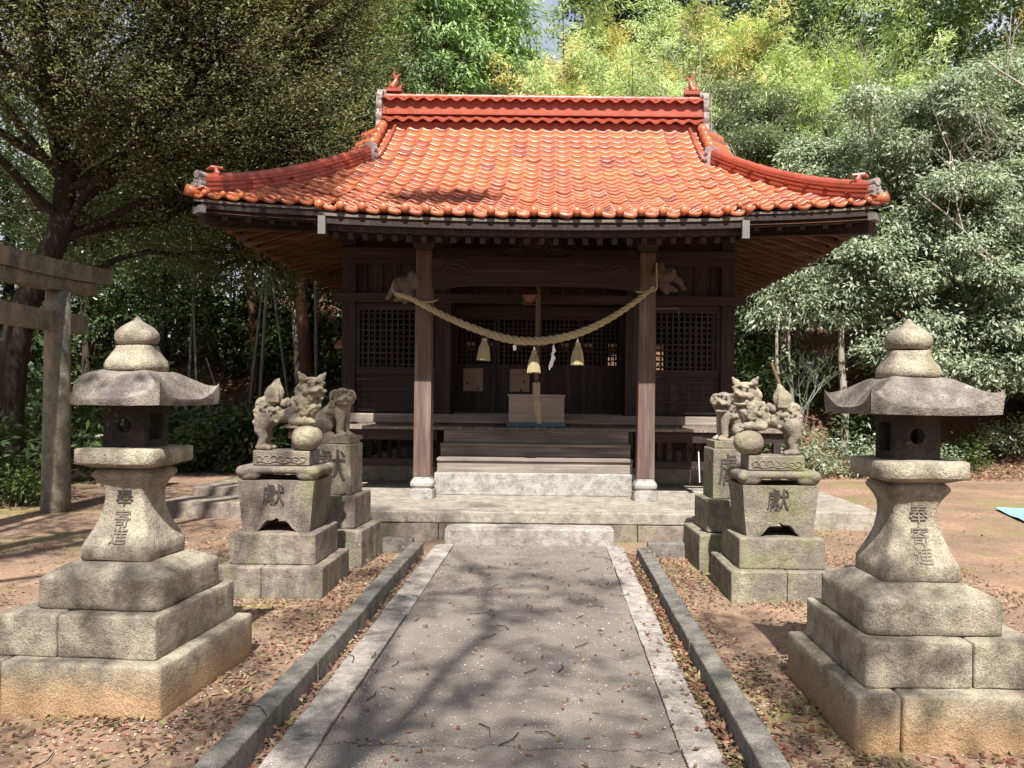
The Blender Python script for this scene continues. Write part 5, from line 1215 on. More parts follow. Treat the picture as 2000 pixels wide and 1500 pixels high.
def make_tree(name, label, cat, loc, trunk, r0, lobes, leaf, bark, L, W, per=45, cr=0.35, seed=1, group=None, flat=0.55, droop=None, twigs=0.5, jitter=0.9, shell=0.45, rtop=0.25, spray=None):
    """trunk: points from the foot up (local); lobes in local coordinates"""
    rs_ = np.random.RandomState(seed); rnd = random.Random(seed); T = thing(name, label, cat, loc, 0, group)
    mb = MB(); f = spline(trunk) if len(trunk) > 2 else (lambda t: Vector(trunk[0]).lerp(Vector(trunk[1]), t)); N = 14
    mb.tube([f(i / N) for i in range(N + 1)], [r0 * (1.25 - 0.25 * min(1, i / 2)) * (1 - (1 - rtop) * i / N) for i in range(N + 1)], 10)
    C, P, Nn, A = crown_pts(lobes, rs_, per, cr, flat, shell, spray)
    for (x, y, z, rx, ry, rz, nc) in lobes:
        t = min(1.0, max(0.25, (z - rz * 0.6) / max(0.1, trunk[-1][2]))); s0 = f(min(1, t * rnd.uniform(0.75, 1.0))); limb(mb, s0, (x, y, z), r0 * 0.34, r0 * 0.06, rnd, 0.16, 8, 7)
    li = 0
    for lb in lobes:
        c0 = Vector(lb[:3])
        for c in C[li:li + lb[6]]:
            if rnd.random() < twigs: limb(mb, c0 + (Vector(c) - c0) * 0.15, c, r0 * 0.07, 0.006, rnd, 0.15, 4, 4)
        li += lb[6]
    mb.build('trunk', bark, T, smooth=True)
    if droop is not None: A = A * 0.35 + np.array(droop)
    V, Q = leafcloud(P, Nn, A, L, W, rs_, jitter)
    np_mesh('crown', V, Q, leaf, T)
    return T
def place_copy(src, loc, rz, sc, label, group=None):
    c = dup(src); c.location = loc; c.rotation_euler = (0, 0, rz); c.scale = (sc, sc, sc); c['label'] = label
    if group: c['group'] = group
    return c
def G(x, y, dz=-0.15): return (x, y, terrain(x, y) + dz)

# big leaning evergreen on the left
make_tree('evergreen_tree', 'large dark spreading evergreen with crooked trunk behind the stone torii', 'tree', G(-8.9, 12.9),
          [(0, 0, -0.2), (0.1, 0, 1.5), (0.35, -0.1, 3.0), (0.9, -0.1, 4.2), (1.05, -0.1, 5.2), (0.75, 0, 6.4), (0.5, 0, 8.2), (0.7, 0, 10.0)], 0.25,
          [(3.2, 0.3, 7.2, 2.1, 2.0, 1.4, 180), (4.3, 1.6, 8.1, 1.5, 1.5, 1.5, 171), (4.2, 0.9, 6.1, 1.5, 1.5, 0.9, 142), (2.3, 0.0, 9.0, 2.4, 2.2, 1.5, 199), (0.2, 0.2, 8.6, 2.0, 2.0, 1.6, 104), (2.3, 1.6, 5.3, 2.0, 1.5, 1.0, 142), (4.0, 1.0, 9.9, 1.7, 1.7, 1.4, 161), (2.0, 0.5, 11.2, 2.4, 2.0, 1.2, 133), (-1.8, 0.5, 6.6, 1.5, 1.5, 1.2, 41), (0.4, 1.5, 4.9, 1.8, 1.4, 0.8, 76), (3.2, 2.2, 4.4, 1.8, 1.4, 0.7, 104)]
          + [(1.2, -1.2, 7.4, 1.7, 1.3, 1.1, 110), (-0.6, -0.8, 8.8, 1.6, 1.4, 1.3, 90), (2.2, 0.9, 7.0, 1.5, 1.3, 1.1, 110), (0.9, 1.6, 7.0, 1.5, 1.2, 1.0, 80), (3.6, 0.5, 9.0, 1.6, 1.4, 1.2, 110), (1.4, 0.5, 10.0, 1.9, 1.5, 1.2, 100), (5.1, 2.3, 6.9, 1.0, 1.1, 1.0, 70), (5.0, 2.3, 9.2, 1.1, 1.1, 1.1, 70),
             (3.4, 1.4, 6.3, 1.3, 1.0, 0.9, 110), (4.7, 2.2, 6.0, 1.2, 1.0, 0.8, 100), (2.4, -0.4, 5.9, 1.3, 1.0, 0.8, 100), (0.0, -1.6, 7.6, 1.5, 1.0, 1.2, 100), (1.6, -1.4, 6.4, 1.2, 0.9, 0.8, 80), (3.0, 0.3, 8.2, 1.5, 1.0, 1.2, 120), (-1.4, -0.6, 8.0, 1.2, 1.0, 1.0, 60),
             (0.2, -3.2, 8.8, 1.6, 1.5, 1.0, 90), (-0.6, -4.2, 7.2, 1.5, 1.3, 0.8, 80), (0.4, -4.6, 6.2, 1.3, 1.2, 0.7, 70), (2.6, -2.6, 10.4, 1.8, 1.6, 1.0, 80)],
          M['lf_olive'], M['bark'], 0.07, 0.028, 105, 0.55, 11, None, 0.5, None, 0.85, 0.55, 0.3, 0.35, (0.9, 0.0, 4.2))
#@@SHADE
# trees standing behind the viewpoint: their crowns dapple the yard
make_tree('shade_tree', 'leafy evergreen behind the viewpoint whose shade dapples the path', 'tree', (-0.6, -6.0, 0),
          [(0, 0, -0.2), (0.2, 0.2, 4), (0.1, 0.8, 8), (0.2, 1.2, 11)], 0.20,
          [(0.2, 2.2, 9.6, 2.2, 2.6, 1.2, 36), (0.0, 3.2, 12.0, 2.0, 1.5, 1.0, 26), (-0.2, 4.6, 13.3, 2.3, 0.9, 0.7, 22), (0.0, 0.8, 8.2, 1.8, 1.4, 0.8, 16), (2.4, 2.6, 9.4, 0.9, 2.2, 0.9, 26), (-2.0, 3.0, 10.2, 1.0, 2.6, 0.9, 32), (-2.6, 0.6, 7.6, 1.6, 1.4, 0.8, 24), (2.6, 0.6, 7.8, 1.4, 1.3, 0.8, 20), (-4.2, 3.4, 9.8, 1.4, 2.2, 0.9, 26)],
          M['lf_dark'], M['bark'], 0.10, 0.05, 60, 0.30, 21, 'trees behind the viewpoint', 0.5, None, 0.7, 0.9, 0.15)
make_tree('shade_tree', 'tall evergreen behind the viewpoint shading the left lantern and eaves', 'tree', (-6.2, -2.0, 0),
          [(0, 0, -0.2), (0.2, 0.3, 4), (0.6, 0.8, 8), (0.8, 1.2, 11)], 0.35,
          [(2.6, 2.0, 6.2, 1.4, 1.5, 1.0, 14), (1.2, 4.2, 8.8, 1.7, 1.6, 1.2, 36), (2.5, 7.6, 11.0, 1.2, 1.4, 1.0, 60), (2.6, 9.0, 12.0, 1.0, 1.0, 0.8, 40), (0.2, 6.4, 10.2, 1.7, 1.7, 1.2, 50), (3.7, 3.0, 8.6, 1.0, 1.2, 0.8, 9), (4.85, 8.75, 9.7, 0.75, 0.35, 0.3, 36)],
          M['lf_dark'], M['bark'], 0.11, 0.055, 60, 0.45, 22, 'trees behind the viewpoint', 0.5, None, 0.7)
make_tree('shade_tree', 'thin evergreen behind the viewpoint to the right of the path', 'tree', (3.9, -5.5, 0),
          [(0, 0, -0.2), (0.0, 0.2, 4), (-0.2, 0.6, 7), (-0.2, 0.9, 9)], 0.25,
          [(-0.8, 1.5, 7.2, 1.2, 1.2, 0.9, 7), (-1.4, 2.4, 9.4, 1.3, 1.2, 0.9, 6)],
          M['lf_dark'], M['bark'], 0.11, 0.055, 50, 0.42, 23, 'trees behind the viewpoint', 0.5, None, 0.7)
#@@FOREST
def shelves(seed, boxes):
    r_ = random.Random(seed); out = []
    for (x, y, z, rx, ry, rz, n) in boxes:
        for i in range(n):
            v = Vector((r_.gauss(0, 1), r_.gauss(0, 1), r_.gauss(0, 1))).normalized() * r_.uniform(0.45, 1.0); q = r_.uniform(0.6, 1.05)
            out.append((x + v.x * rx, y + v.y * ry, z + v.z * rz, q, q * 0.85, q * 0.42, int(26 * q)))
    return out
# glossy evergreens filling the right side
g1 = make_tree('oak_tree', 'broad glossy evergreen oak filling the right of the picture', 'tree', G(9.2, 20.2),
          [(0, 0, -0.2), (0.1, 0, 2.0), (-0.2, 0.1, 4.5), (0.0, 0.2, 7.5)], 0.22,
          shelves(5, [(0, -0.6, 6.8, 3.2, 1.9, 2.6, 46), (0.2, -1.2, 3.6, 3.0, 1.3, 1.6, 34), (0.4, -1.9, 1.9, 3.3, 0.8, 0.9, 26)]),
          M['lf_gloss'], M['bark_pale'], 0.14, 0.052, 64, 0.40, 31, 'glossy oaks on the right slope', 0.5, (0, 0, -0.45), 0.4, 0.5, 0.2)
make_tree('oak_tree', 'lower glossy evergreen oak just right of the shrine eaves', 'tree', G(6.2, 21.0),
          [(0, 0, -0.2), (-0.1, 0, 2.0), (0.1, 0.1, 4.2)], 0.16,
          shelves(8, [(0, -0.6, 3.8, 1.7, 1.2, 2.0, 24)]),
          M['lf_gloss'], M['bark_pale'], 0.13, 0.048, 60, 0.38, 32, 'glossy oaks on the right slope', 0.5, (0, 0, -0.45), 0.4, 0.5, 0.2)
place_copy(g1, G(14.0, 22.0), R(35), 1.05, 'glossy evergreen oak cut off by the right edge of the picture')
# cypress behind the ridge
def cypress_lobes(h, r, n):
    out = []
    for i in range(n):
        t = i / (n - 1); z = h * (0.28 + 0.70 * t); rr = r * (1 - 0.75 * t ** 1.6)
        for k in range(4): a = 1.57 * k + i * 0.7; out.append((rr * 0.55 * math.cos(a), rr * 0.55 * math.sin(a), z, rr * 0.55, rr * 0.55, h * 0.065, 26))
    return out
cy = make_tree('cypress_tree', 'bright green cypress rising behind the left end of the ridge', 'tree', G(-4.3, 26.5), [(0, 0, -0.3), (0.05, 0, 6), (0, 0, 13.4)], 0.26, cypress_lobes(14, 2.6, 10), M['lf_cyp'], M['bark_red'], 0.26, 0.075, 34, 0.45, 41, 'cypress trees behind the hall', 0.6, (0, 0, -1.1), 0.35, 0.5, 0.5, 0.1)
place_copy(cy, G(-2.3, 28.6), R(70), 0.98, 'cypress just left of the small gap of sky', None)
place_copy(cy, G(-7.0, 28.5), R(160), 1.05, 'cypress half hidden by the big left tree', None)
# dark tree right of the sky gap
make_tree('evergreen_tree', 'tall dark evergreen just right of the sky gap above the ridge', 'tree', G(1.6, 33.0), [(0, 0, -0.3), (0.1, 0, 5), (-0.2, 0, 11)], 0.26,
          [(0, 0, 9.5, 1.7, 1.5, 1.6, 70), (-0.4, 0, 12.2, 1.5, 1.4, 1.5, 70), (0.9, 0, 11.0, 1.5, 1.4, 1.4, 60)], M['lf_dark'], M['bark'], 0.2, 0.09, 46, 0.5, 42)
# bamboo
def bamboo(label, loc, h, seed, leaf, lean=0.5, group='bamboo on the hillside'):
    rs_ = np.random.RandomState(seed); T = thing('bamboo', label, 'bamboo', loc, 0, group); mb = MB(); Ps = []; Ns = []; As = []
    for k in range(7):
        bx, by = rs_.normal(0, 0.55, 2); lx, ly = rs_.normal(0, lean, 2); hh = h * rs_.uniform(0.75, 1.05)
        pts = [Vector((bx + lx * t ** 2.2 * 2.2, by + (ly - 0.35) * t ** 2.2 * 2.2, hh * t * (1 - 0.08 * t ** 3))) for t in [i / 10 for i in range(11)]]
        mb.tube(pts, [0.05 * (1 - 0.85 * i / 10) for i in range(11)], 6, cap=False)
        for q in range(46):
            t = rs_.uniform(0.30, 1.0); i = min(9, int(t * 10)); p = np.array(pts[i].lerp(pts[i + 1], t * 10 - i)); a = rs_.uniform(0, 6.28); ln = rs_.uniform(0.35, 1.0) * (1.2 - 0.6 * t)
            e = p + np.array([math.cos(a) * ln, math.sin(a) * ln, rs_.uniform(-0.1, 0.4)]); m = 42; s_ = rs_.uniform(0.25, 1.1, (m, 1)); Ps.append(p + (e - p) * s_ + rs_.normal(0, 0.10, (m, 3))); Ns.append(np.tile([0, -0.6, 0.7], (m, 1))); As.append(np.tile((e - p) / ln * 0.6 + np.array([0, 0, -0.6]), (m, 1)))
    mb.build('culms', M['culm'], T, smooth=True)
    V, Q = leafcloud(np.concatenate(Ps), np.concatenate(Ns), np.concatenate(As), 0.19, 0.034, rs_, 0.55); np_mesh('leaves', V, Q, leaf, T)
    return T
b1 = bamboo('yellow-green bamboo clump behind the middle of the ridge', G(1.4, 25.5), 9.5, 51, M['lf_bam'])
b2 = bamboo('pale yellowing bamboo clump behind the ridge right of the sky gap', G(0.0, 28.0), 9.0, 52, M['lf_yel'])
b3 = bamboo('bright bamboo clump behind the right end of the ridge', G(5.0, 24.0), 9.0, 53, M['lf_bam'])
bl = ['bamboo clump high on the slope above the right ridge end', 'bamboo clump between the bare trees and the right ridge end', 'bamboo clump low beside the right hip of the roof', 'bamboo clump on the slope behind the glossy oaks', 'tall bamboo clump near the top right corner', 'bamboo clump above the middle of the ridge', 'bamboo clump seen just right of the cypresses', 'yellow bamboo clump in front of the dark tall evergreen', 'bamboo clump between the yellow clump and the right ridge end', 'highest bamboo clump, at the top edge right of centre', 'bamboo clump at the top edge above the bare trees', 'yellow bamboo clump at the top edge right of the dark evergreen']
for i, (s_, x, y, rz, k) in enumerate(((b1, 7.0, 29.0, 1, 1.1), (b3, 6.6, 25.5, 2.2, 1.0), (b1, 4.9, 22.6, 3.0, 0.82), (b1, 10.5, 28.0, 4.0, 1.15), (b3, 14.0, 29.0, 5.0, 1.2), (b3, 2.8, 27.0, 0.5, 1.05), (b1, -1.0, 26.0, 1.8, 0.9), (b2, 2.2, 28.5, 2.5, 1.1), (b1, 3.4, 24.6, 5.2, 0.98), (b1, 5.5, 31.0, 0.2, 1.25), (b3, 9.0, 32.0, 3.3, 1.25), (b2, 3.6, 31.5, 4.1, 1.2))):
    place_copy(s_, G(x, y), rz, k, bl[i])
# bare trees
def bare(label, loc, h, seed, mat, spread=0.55, r0=0.10, group='leafless trees on the slope', depth=5, lean=(0, 0)):
    rnd = random.Random(seed); T = thing('bare_tree', label, 'tree', loc, 0, group); mt = MB(); mbr = MB()
    def grow(p, d_, L, r, lvl):
        pts = [p]; q = p; dd = d_.copy(); n = 4
        for i in range(n):
            dd = (dd + Vector((rnd.uniform(-1, 1), rnd.uniform(-1, 1), rnd.uniform(-0.3, 0.7))) * 0.16).normalized(); q = q + dd * L / n; pts.append(q)
        (mt if lvl < 1 else mbr).tube(pts, [r * (1 - 0.4 * i / n) for i in range(n + 1)], 8 if lvl < 2 else 4, cap=False)
        if lvl >= depth: return
        for k in range(rnd.choice((2, 3, 3)) if lvl else 4):
            t = rnd.uniform(0.45, 1.0); i = min(n - 1, int(t * n)); s_ = pts[i].lerp(pts[i + 1], t * n - i); side = Vector((rnd.uniform(-1, 1), rnd.uniform(-1, 1), rnd.uniform(-0.1, 0.9))).normalized()
            grow(s_, (dd * (1 - spread) + side * spread).normalized(), L * rnd.uniform(0.55, 0.8), r * 0.55 * rnd.uniform(0.8, 1.1), lvl + 1)
    grow(Vector((0, 0, 0)), Vector((lean[0], lean[1], 1)).normalized(), h * 0.42, r0, 0)
    mt.build('trunk', mat, T, smooth=True); mbr.build('branches', mat, T, smooth=True); return T
bare('pale leafless tree between the bamboo and the glossy oaks', G(6.3, 22.8), 9.0, 61, M['bark_pale'], 0.55, 0.09)
bare('pale leafless tree high above the right hip of the roof', G(8.4, 26.0), 10.5, 62, M['bark_pale'], 0.5, 0.10)
bare('leafless tree leaning in from the right edge of the picture', G(12.6, 17.3), 12.0, 63, M['bark_pale'], 0.6, 0.13, lean=(-0.25, -0.05), depth=5)
bare('small leafless tree under the right eaves in front of the oaks', G(5.6, 18.2), 3.8, 64, M['culm_grey'], 0.55, 0.028)
bare('grey leafless tree in the dark wood left of the hall', G(-6.5, 20.5), 9.0, 65, M['bark_pale'], 0.5, 0.09)
bare('leafless tree in the light behind the torii', G(-11.5, 21.5), 7.0, 66, M['bark_pale'], 0.6, 0.08)
# dark wood on the left
d1 = make_tree('evergreen_tree', 'dark evergreen deep in the wood left of the hall', 'tree', G(-6.4, 20.8), [(0, 0, -0.2), (0.1, 0, 3), (0, 0, 7.5)], 0.2,
          [(0, 0, 6.6, 2.0, 1.7, 1.6, 70), (-1.0, -0.4, 5.0, 1.6, 1.5, 1.2, 55), (1.1, -0.3, 5.4, 1.5, 1.4, 1.2, 55), (0.2, 0.2, 8.4, 1.7, 1.5, 1.2, 55), (0.0, -0.6, 3.4, 1.6, 1.2, 0.9, 40)], M['lf_dark'], M['bark'], 0.17, 0.07, 44, 0.45, 71, 'evergreens of the left wood', 0.5, None, 0.5)
dl = ['dark evergreen right behind the left eaves of the hall', 'dark evergreen behind the torii post', 'tall evergreen at the back of the left wood', 'evergreen between the torii and the big crooked tree', 'dark evergreen at the far left edge', 'evergreen up the slope behind the hall roof', 'evergreen on the slope behind the left cypress', 'evergreen high on the right slope behind the oaks', 'evergreen on the slope behind the bare trees', 'evergreen behind the leftmost bamboo', 'tall evergreen at the back behind the right bamboo']
for i, (x, y, rz, k) in enumerate(((-4.3, 20.0, 1.0, 0.75), (-9.6, 19.6, 2.0, 0.8), (-8.0, 25.5, 3.0, 1.3), (-12.5, 22.5, 4.0, 0.85), (-16.5, 21.5, 5.0, 1.0), (-1.5, 23.5, 0.4, 0.8), (-6.5, 32.0, 2.6, 1.4), (13.5, 26.5, 1.5, 1.2), (8.0, 29.0, 4.4, 1.1), (3.8, 34.5, 3.7, 1.3), (12.0, 33.0, 0.9, 1.5))):
    place_copy(d1, G(x, y), rz, k, dl[i])
place_copy(b1, G(-15.0, 27.0), 0.7, 1.0, 'bright bamboo clump in the light at the far left')
place_copy(b3, G(-11.5, 30.0), 2.7, 1.1, 'bright bamboo clump seen through the branches of the big tree')
place_copy(b1, G(-19.0, 30.0), 1.7, 1.1, 'bamboo clump at the extreme left behind the torii beams')
place_copy(b3, G(8.2, 24.2), 4.6, 0.95, 'bamboo clump in front of the high leafless tree')
place_copy(b1, G(10.8, 25.0), 5.6, 1.0, 'bamboo clump just above the big glossy oak')
place_copy(g1, G(6.9, 23.6), R(200), 0.9, 'glossy oak partly behind the right hip of the roof')
place_copy(g1, G(11.8, 18.9), R(120), 0.75, 'nearest glossy oak, low at the right edge')
for i_, (src, x, y, rz, k, lab) in enumerate(((b1, 1.0, 30.5, 1.1, 1.3, 'tall bamboo clump at the top edge beside the sky gap'), (b3, 4.4, 27.6, 2.1, 1.15, 'bamboo clump behind the ridge between two yellow clumps'), (b2, 6.2, 28.0, 0.3, 1.15, 'yellow bamboo clump above the right verge of the roof'), (b1, 8.0, 27.2, 4.1, 1.15, 'bamboo clump filling the slope above the right hip'), (b3, 11.5, 29.5, 5.1, 1.25, 'bamboo clump high above the glossy oaks'), (b1, 12.6, 26.0, 2.6, 1.1, 'bamboo clump behind the leafless tree at the right'), (b2, 16.5, 28.0, 1.9, 1.2, 'yellow bamboo clump at the right edge up the slope'), (b1, -0.6, 31.5, 3.9, 1.1, 'bamboo clump far back below the sky gap'),
        (d1, 6.0, 35.0, 0.2, 1.7, 'tall evergreen closing the view far back right of centre'), (d1, 16.5, 32.0, 2.2, 1.7, 'tall evergreen closing the view at the far right'), (d1, 9.8, 35.5, 1.2, 1.7, 'tall evergreen far back above the leafless trees'), (cy, -9.5, 27.5, 2.4, 0.95, 'cypress behind the big tree on the left'))): place_copy(src, G(x, y), rz, k, lab)
for x, y, rz, k, lab in ((-13.5, 25.0, 0.6, 1.0, 'evergreen behind the torii beams at the far left'), (-17.5, 25.5, 1.6, 1.2, 'evergreen at the far left behind the big trunk'), (-12.0, 20.6, 2.9, 0.7, 'low evergreen filling the gap under the torii beams'), (-15.0, 19.5, 4.4, 0.75, 'low evergreen at the left edge behind the trunk')): place_copy(d1, G(x, y), rz, k, lab)
place_copy(d1, G(-10.5, 24.0), 1.2, 1.0, 'evergreen in the middle of the left wood')
place_copy(d1, G(-5.0, 24.5), 5.2, 0.95, 'evergreen deep behind the left hall corner')
place_copy(d1, G(-7.8, 22.4), 3.6, 0.8, 'low evergreen behind the grey bamboo poles')
# cedar trunks and old bamboo poles in the left wood
rw = random.Random(9)
pole_pts = [(-6.9, 18.6, 7, 0.045, 0.05), (-5.55, 18.9, 7.5, 0.05, -0.02), (-7.4, 19.2, 6, 0.04, 0.10), (-8.3, 18.8, 5.5, 0.035, -0.05), (-4.75, 19.6, 7, 0.045, 0.06), (-6.2, 19.4, 6.5, 0.04, -0.15), (-8.9, 19.4, 6, 0.04, 0.04), (-7.0, 18.2, 2.6, 0.03, -0.35)]
plab = ['grey bamboo pole standing behind the left lion statues', 'pale bamboo pole standing nearest the left eaves', 'grey bamboo pole leaning right above the left lantern', 'thin grey bamboo pole left of the cedar trunks', 'grey bamboo pole half hidden by the hall corner', 'grey bamboo pole leaning left across the cedar trunks', 'thin bamboo pole right beside the torii', 'short broken bamboo stem leaning hard to the left']
for i, (x, y, h, r, ln) in enumerate(pole_pts):
    mb = MB(); n = 14; mb.tube([(ln * h * (k / n), 0, h * k / n) for k in range(n + 1)], [r * (1.0 + (0.12 if k % 2 else 0)) * (1 - 0.4 * k / n) for k in range(n + 1)], 8); o = mb.build('bamboo_pole', M['culm_grey'], smooth=True); o.location = G(x, y); tag(o, plab[i], 'bamboo pole', 'old bamboo poles in the left wood')
for i, (x, y, h, r, lab) in enumerate(((-6.0, 19.3, 9, 0.17, 'reddish cedar trunk with peeling bark behind the left lions'), (-5.3, 20.6, 9, 0.14, 'dark cedar trunk near the left hall corner'), (-7.7, 20.4, 9, 0.13, 'dark cedar trunk left of the reddish trunk'))):
    T = thing('cedar_tree', lab, 'tree', G(x, y), 0, 'cedars of the left wood'); mb = MB(); mb.tube([(0.1 * math.sin(k), 0.05 * math.cos(k), h * k / 10) for k in range(11)], [r * (1.2 if k == 0 else 1) * (1 - 0.4 * k / 10) for k in range(11)], 10); mb.build('trunk', M['bark_red'], T, smooth=True)
    rs_ = np.random.RandomState(80 + i); C, P, Nn, A = crown_pts([(0, 0, h * 0.85, 1.2, 1.2, 1.6, 50), (0, 0, h * 0.6, 1.0, 1.0, 0.8, 16)], rs_, 36, 0.4); V, Q = leafcloud(P, Nn, A * .4 + np.array([0, 0, -.8]), 0.2, 0.06, rs_); np_mesh('crown', V, Q, M['lf_dark'], T)
for i, (x, y, h, r, lab) in enumerate(((6.9, 18.9, 3.6, 0.10, 'pale tree trunk standing between the right lion and lantern'), (5.4, 19.0, 3.4, 0.05, 'thin pale trunk just right of the hall wall'), (5.75, 19.2, 3.4, 0.045, 'second thin pale trunk just right of the hall wall'))):
    T = thing('slope_tree', lab, 'tree', G(x, y), 0, 'pale trunks at the foot of the right slope'); mb = MB(); mb.tube([(0.06 * math.sin(k), 0, h * k / 6) for k in range(7)], [r * (1.2 if k == 0 else 1) * (1 - 0.3 * k / 6) for k in range(7)], 9); mb.build('trunk', M['bark_pale'], T, smooth=True)
    rs_ = np.random.RandomState(90 + i); C, P, Nn, A = crown_pts([(0, 0, h + 0.3, 1.0, 0.9, 0.8, 34)], rs_, 40, 0.4); V, Q = leafcloud(P, Nn, A * .4 + np.array([0, 0, -.4]), 0.15, 0.05, rs_); np_mesh('crown', V, Q, M['lf_gloss'], T)
mb = MB(); mb.tube([(0, 0, 0), (-0.5, 0, 1.4), (-0.95, 0, 2.6)], [0.045, 0.04, 0.03], 8); o = mb.build('leaning_pole', M['bark_red'], smooth=True); o.location = G(5.9, 18.0); tag(o, 'reddish dead pole leaning left beside the right hall wall', 'pole')
# shrubs
def shrub(seed, leaf, r=0.8, h=0.9, n=34, L=0.11, W=0.045):
    rs_ = np.random.RandomState(seed); rnd = random.Random(seed); T = thing('shrub', '', 'shrub', (0, 0, 0), 0, 'shrubs at the foot of the wood'); mb = MB()
    C, P, Nn, A = crown_pts([(0, 0, h * 0.55, r, r, h * 0.55, n)], rs_, 46, 0.28, 0.7, 0.25)
    for c in C[:24]: limb(mb, (rnd.uniform(-.08, .08), rnd.uniform(-.08, .08), 0), c, 0.014, 0.005, rnd, 0.1, 4, 5)
    mb.build('stems', M['bark'], T); V, Q = leafcloud(P, Nn, A, L, W, rs_); np_mesh('leaves', V, Q, leaf, T); return T
shr = [shrub(1, M['lf_fern']), shrub(2, M['lf_dark'], 0.9, 1.1, 40, 0.13, 0.05), shrub(3, M['lf_gloss'], 0.9, 0.9, 36, 0.13, 0.045)]
ss = [(0, -8.4, 15.4, 1.0, 'light green shrub between the torii post and left lantern'), (1, -9.3, 14.6, 1.5, 'dark shrub at the foot of the big crooked tree'), (0, -7.6, 11.4, 0.7, 'leafy shrub at the foot of the torii post'), (1, -8.3, 11.6, 1.2, 'dark shrub at the left edge beside the torii'), (1, -6.3, 17.0, 1.3, 'dark shrub seen between the left lantern and lion'), (0, -5.2, 17.8, 1.1, 'green shrub behind the left lion statue'), (0, -4.3, 17.4, 0.9, 'bright shrub beside the left hall wall'), (1, -7.4, 17.0, 1.4, 'dark shrub right behind the left lantern roof'), (1, -5.6, 19.2, 1.6, 'big dark shrub up the slope by the cedar'), (0, -3.9, 19.2, 1.4, 'green shrub on the slope by the hall corner'), (0, -10.3, 17.3, 1.5, 'green shrub in the light behind the torii'), (1, -11.5, 15.0, 1.8, 'large dark shrub at the left edge'),
      (2, 5.6, 17.6, 1.0, 'glossy dark shrub right of the right lion statue'), (2, 6.9, 17.2, 0.9, 'glossy low shrub left of the right lantern'), (1, 4.6, 18.6, 1.2, 'dark shrub next to the right hall wall'), (2, 8.7, 17.9, 0.7, 'small glossy shrub behind the right lantern firebox'), (0, 9.6, 18.6, 0.8, 'green shrub on the leaf-covered slope right of the lantern'), (1, 7.6, 19.0, 1.2, 'dark shrub on the slope under the oaks'), (2, 11.2, 19.2, 1.0, 'glossy shrub at the right edge under the oak'), (1, 6.0, 20.0, 1.5, 'dark shrub behind the pale trunk'), (1, -13.5, 18.5, 2.2, 'large dark shrub far left in the wood'), (0, -6.8, 21.5, 2.0, 'green shrub high in the left wood'), (1, -8.6, 21.6, 2.2, 'large dark shrub high in the left wood'), (1, -4.6, 22.0, 2.0, 'dark shrub behind the left hall corner'), (1, 9.8, 21.0, 1.8, 'dark shrub deep under the big oak'), (1, -10.2, 18.6, 1.9, 'big dark shrub just right of the crooked trunk'), (0, -9.2, 17.2, 1.3, 'green shrub seen between trunk and torii post'), (1, -12.2, 17.6, 2.2, 'big dark shrub behind the crooked trunk'), (1, -14.5, 22.5, 3.0, 'huge dark shrub under the bright bamboo at far left'), (1, -18.0, 23.0, 3.2, 'huge dark shrub at the extreme left edge'), (1, -11.2, 23.2, 2.8, 'huge dark shrub between the torii post and the left lantern'), (1, -22.0, 26.0, 3.6, 'huge dark shrub far behind the torii beams'), (1, 5.0, 21.5, 1.8, 'dark shrub deep behind the hall right wall')]
used = set()
for i, (k, x, y, sc, lab) in enumerate(ss):
    src = shr[k]
    if k in used: o = dup(src)
    else: o = src; used.add(k)
    o.location = G(x, y, -0.05); o.rotation_euler = (0, 0, i * 1.9); o.scale = (sc, sc, sc); o['label'] = lab
#@@LITTER
# fallen leaves and petals
rl_ = np.random.RandomState(12)
def scatter(n, fn):
    out = []
    while len(out) < n:
        p = fn(); 
        if p is not None: out.append(p)
    return np.array(out)
def blocked(x, y):
    for cx, cy, h in ((-2.41, 4.5, 0.53), (1.93, 4.2, 0.53), (-2.245, 6.77, 0.44), (1.885, 6.8, 0.44), (-2.13, 7.9, 0.37), (1.76, 7.9, 0.37)):
        if abs(x - cx) < h and abs(y - cy) < h: return True
    if y > 8.6 and abs(x - XA) < 2.2: return True
    return y > 10 and abs(x - XA) < 4.9
def zsurf(x, y):
    if -1.04 < x < 0.6 and y < 8.66: return 0.004
    if (-1.245 < x < -1.04 or 0.6 < x < 0.785) and y < 8.66: return 0.012
    if (-1.415 < x < -1.295 or 0.865 < x < 0.985) and y < 8.1: return 0.124
    return terrain(x, y) + 0.006
def f_side():
    y = rl_.uniform(1.8, 16) if rl_.rand() < 0.5 else rl_.uniform(2.0, 8.5); x = rl_.uniform(-9, 10) if rl_.rand() < 0.4 else rl_.uniform(-4.0, 4.0)
    if blocked(x, y) or -1.42 < x < 0.99: return None
    dns = noise.noise(Vector((x * 1.1, y * 1.1, 2))) * 0.8 + 0.42
    for cx, cy, h in ((-2.41, 4.5, 0.53), (1.93, 4.2, 0.53), (-2.245, 6.77, 0.44), (1.885, 6.8, 0.44)):
        dd = max(abs(x - cx), abs(y - cy)) - h
        if dd < 0.35: dns += 0.5 * (1 - dd / 0.35)
    if x > 4: dns -= 0.35
    return (x, y, zsurf(x, y)) if rl_.rand() < dns else None
def f_path():
    y = rl_.uniform(2, 8.6); x = rl_.uniform(-1.04, 0.78); dns = 0.25 + 0.6 * max(0, (x - 0.1)) ; dns *= 0.5 + 0.8 * noise.noise(Vector((x * 2, y * 1.4, 7)))
    return (x, y, zsurf(x, y)) if rl_.rand() < dns else None
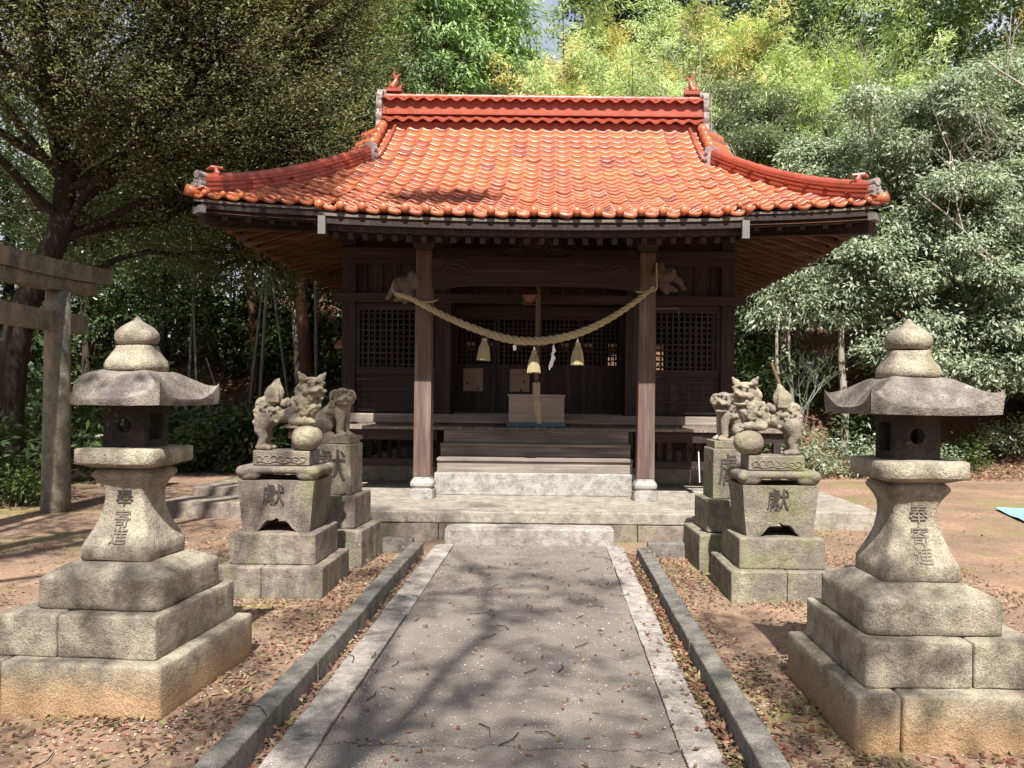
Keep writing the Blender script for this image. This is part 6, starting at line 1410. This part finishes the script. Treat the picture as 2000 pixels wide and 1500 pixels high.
def f_gut():
    y = rl_.uniform(1.8, 8.2); r = rl_.rand()
    x = rl_.uniform(0.79, 0.865) if r < 0.62 else (rl_.uniform(-1.295, -1.25) if r < 0.7 else (rl_.uniform(0.99, 1.25) if r < 0.85 else rl_.uniform(-1.8, -1.42)))
    return (x, y, -0.01 + rl_.uniform(0, 0.035))
def flat_leaves(name, P, L, W, mat, jit, kindlab):
    n = len(P); V, Q = leafcloud(P, np.tile([0, 0, 1.0], (n, 1)), rl_.normal(0, 1, (n, 3)), L, W, rl_, jit, 0.25); V[:, 2] = np.maximum(V[:, 2], np.repeat(P[:, 2], 4) - 0.001)
    o = np_mesh(name, V, Q, mat); o['kind'] = 'stuff'; return o
flat_leaves('fallen_leaves', np.concatenate([scatter(19000, f_side), scatter(420, f_path), scatter(3600, f_gut)]), 0.043, 0.020, M['litter'], 0.42, '')
def f_pet():
    y = rl_.uniform(1.8, 15); x = rl_.uniform(-7, 9)
    if rl_.rand() < 0.45: y = rl_.uniform(2, 8.6); x = rl_.uniform(-1.2, 0.75)
    if blocked(x, y): return None
    return (x, y, zsurf(x, y))
flat_leaves('fallen_petals', np.concatenate([scatter(3200, f_pet), scatter(9000, f_side)]), 0.011, 0.008, M['petal'], 0.2, '')
def f_hill():
    x = rl_.uniform(-14, 14); y = rl_.uniform(16.5, 24)
    return (x, y, terrain(x, y) + 0.02)
flat_leaves('hillside_leaves', scatter(26000, f_hill), 0.11, 0.055, M['litter'], 0.5, '')
# twigs on the path and yard
mb = MB(); rt = random.Random(3)
for i in range(150):
    x = rt.uniform(-3.5, 3.5); y = rt.uniform(2.2, 8.5)
    if blocked(x, y): continue
    a = rt.uniform(0, 3.14); L = rt.uniform(0.04, 0.22); z = zsurf(x, y) + 0.004; mb.tube([(x, y, z), (x + L * .5 * math.cos(a), y + L * .5 * math.sin(a), z + 0.006), (x + L * math.cos(a + .3), y + L * math.sin(a + .3), z)], 0.0028, 4)
struct(mb.build('twigs', M['bark']), 'stuff')
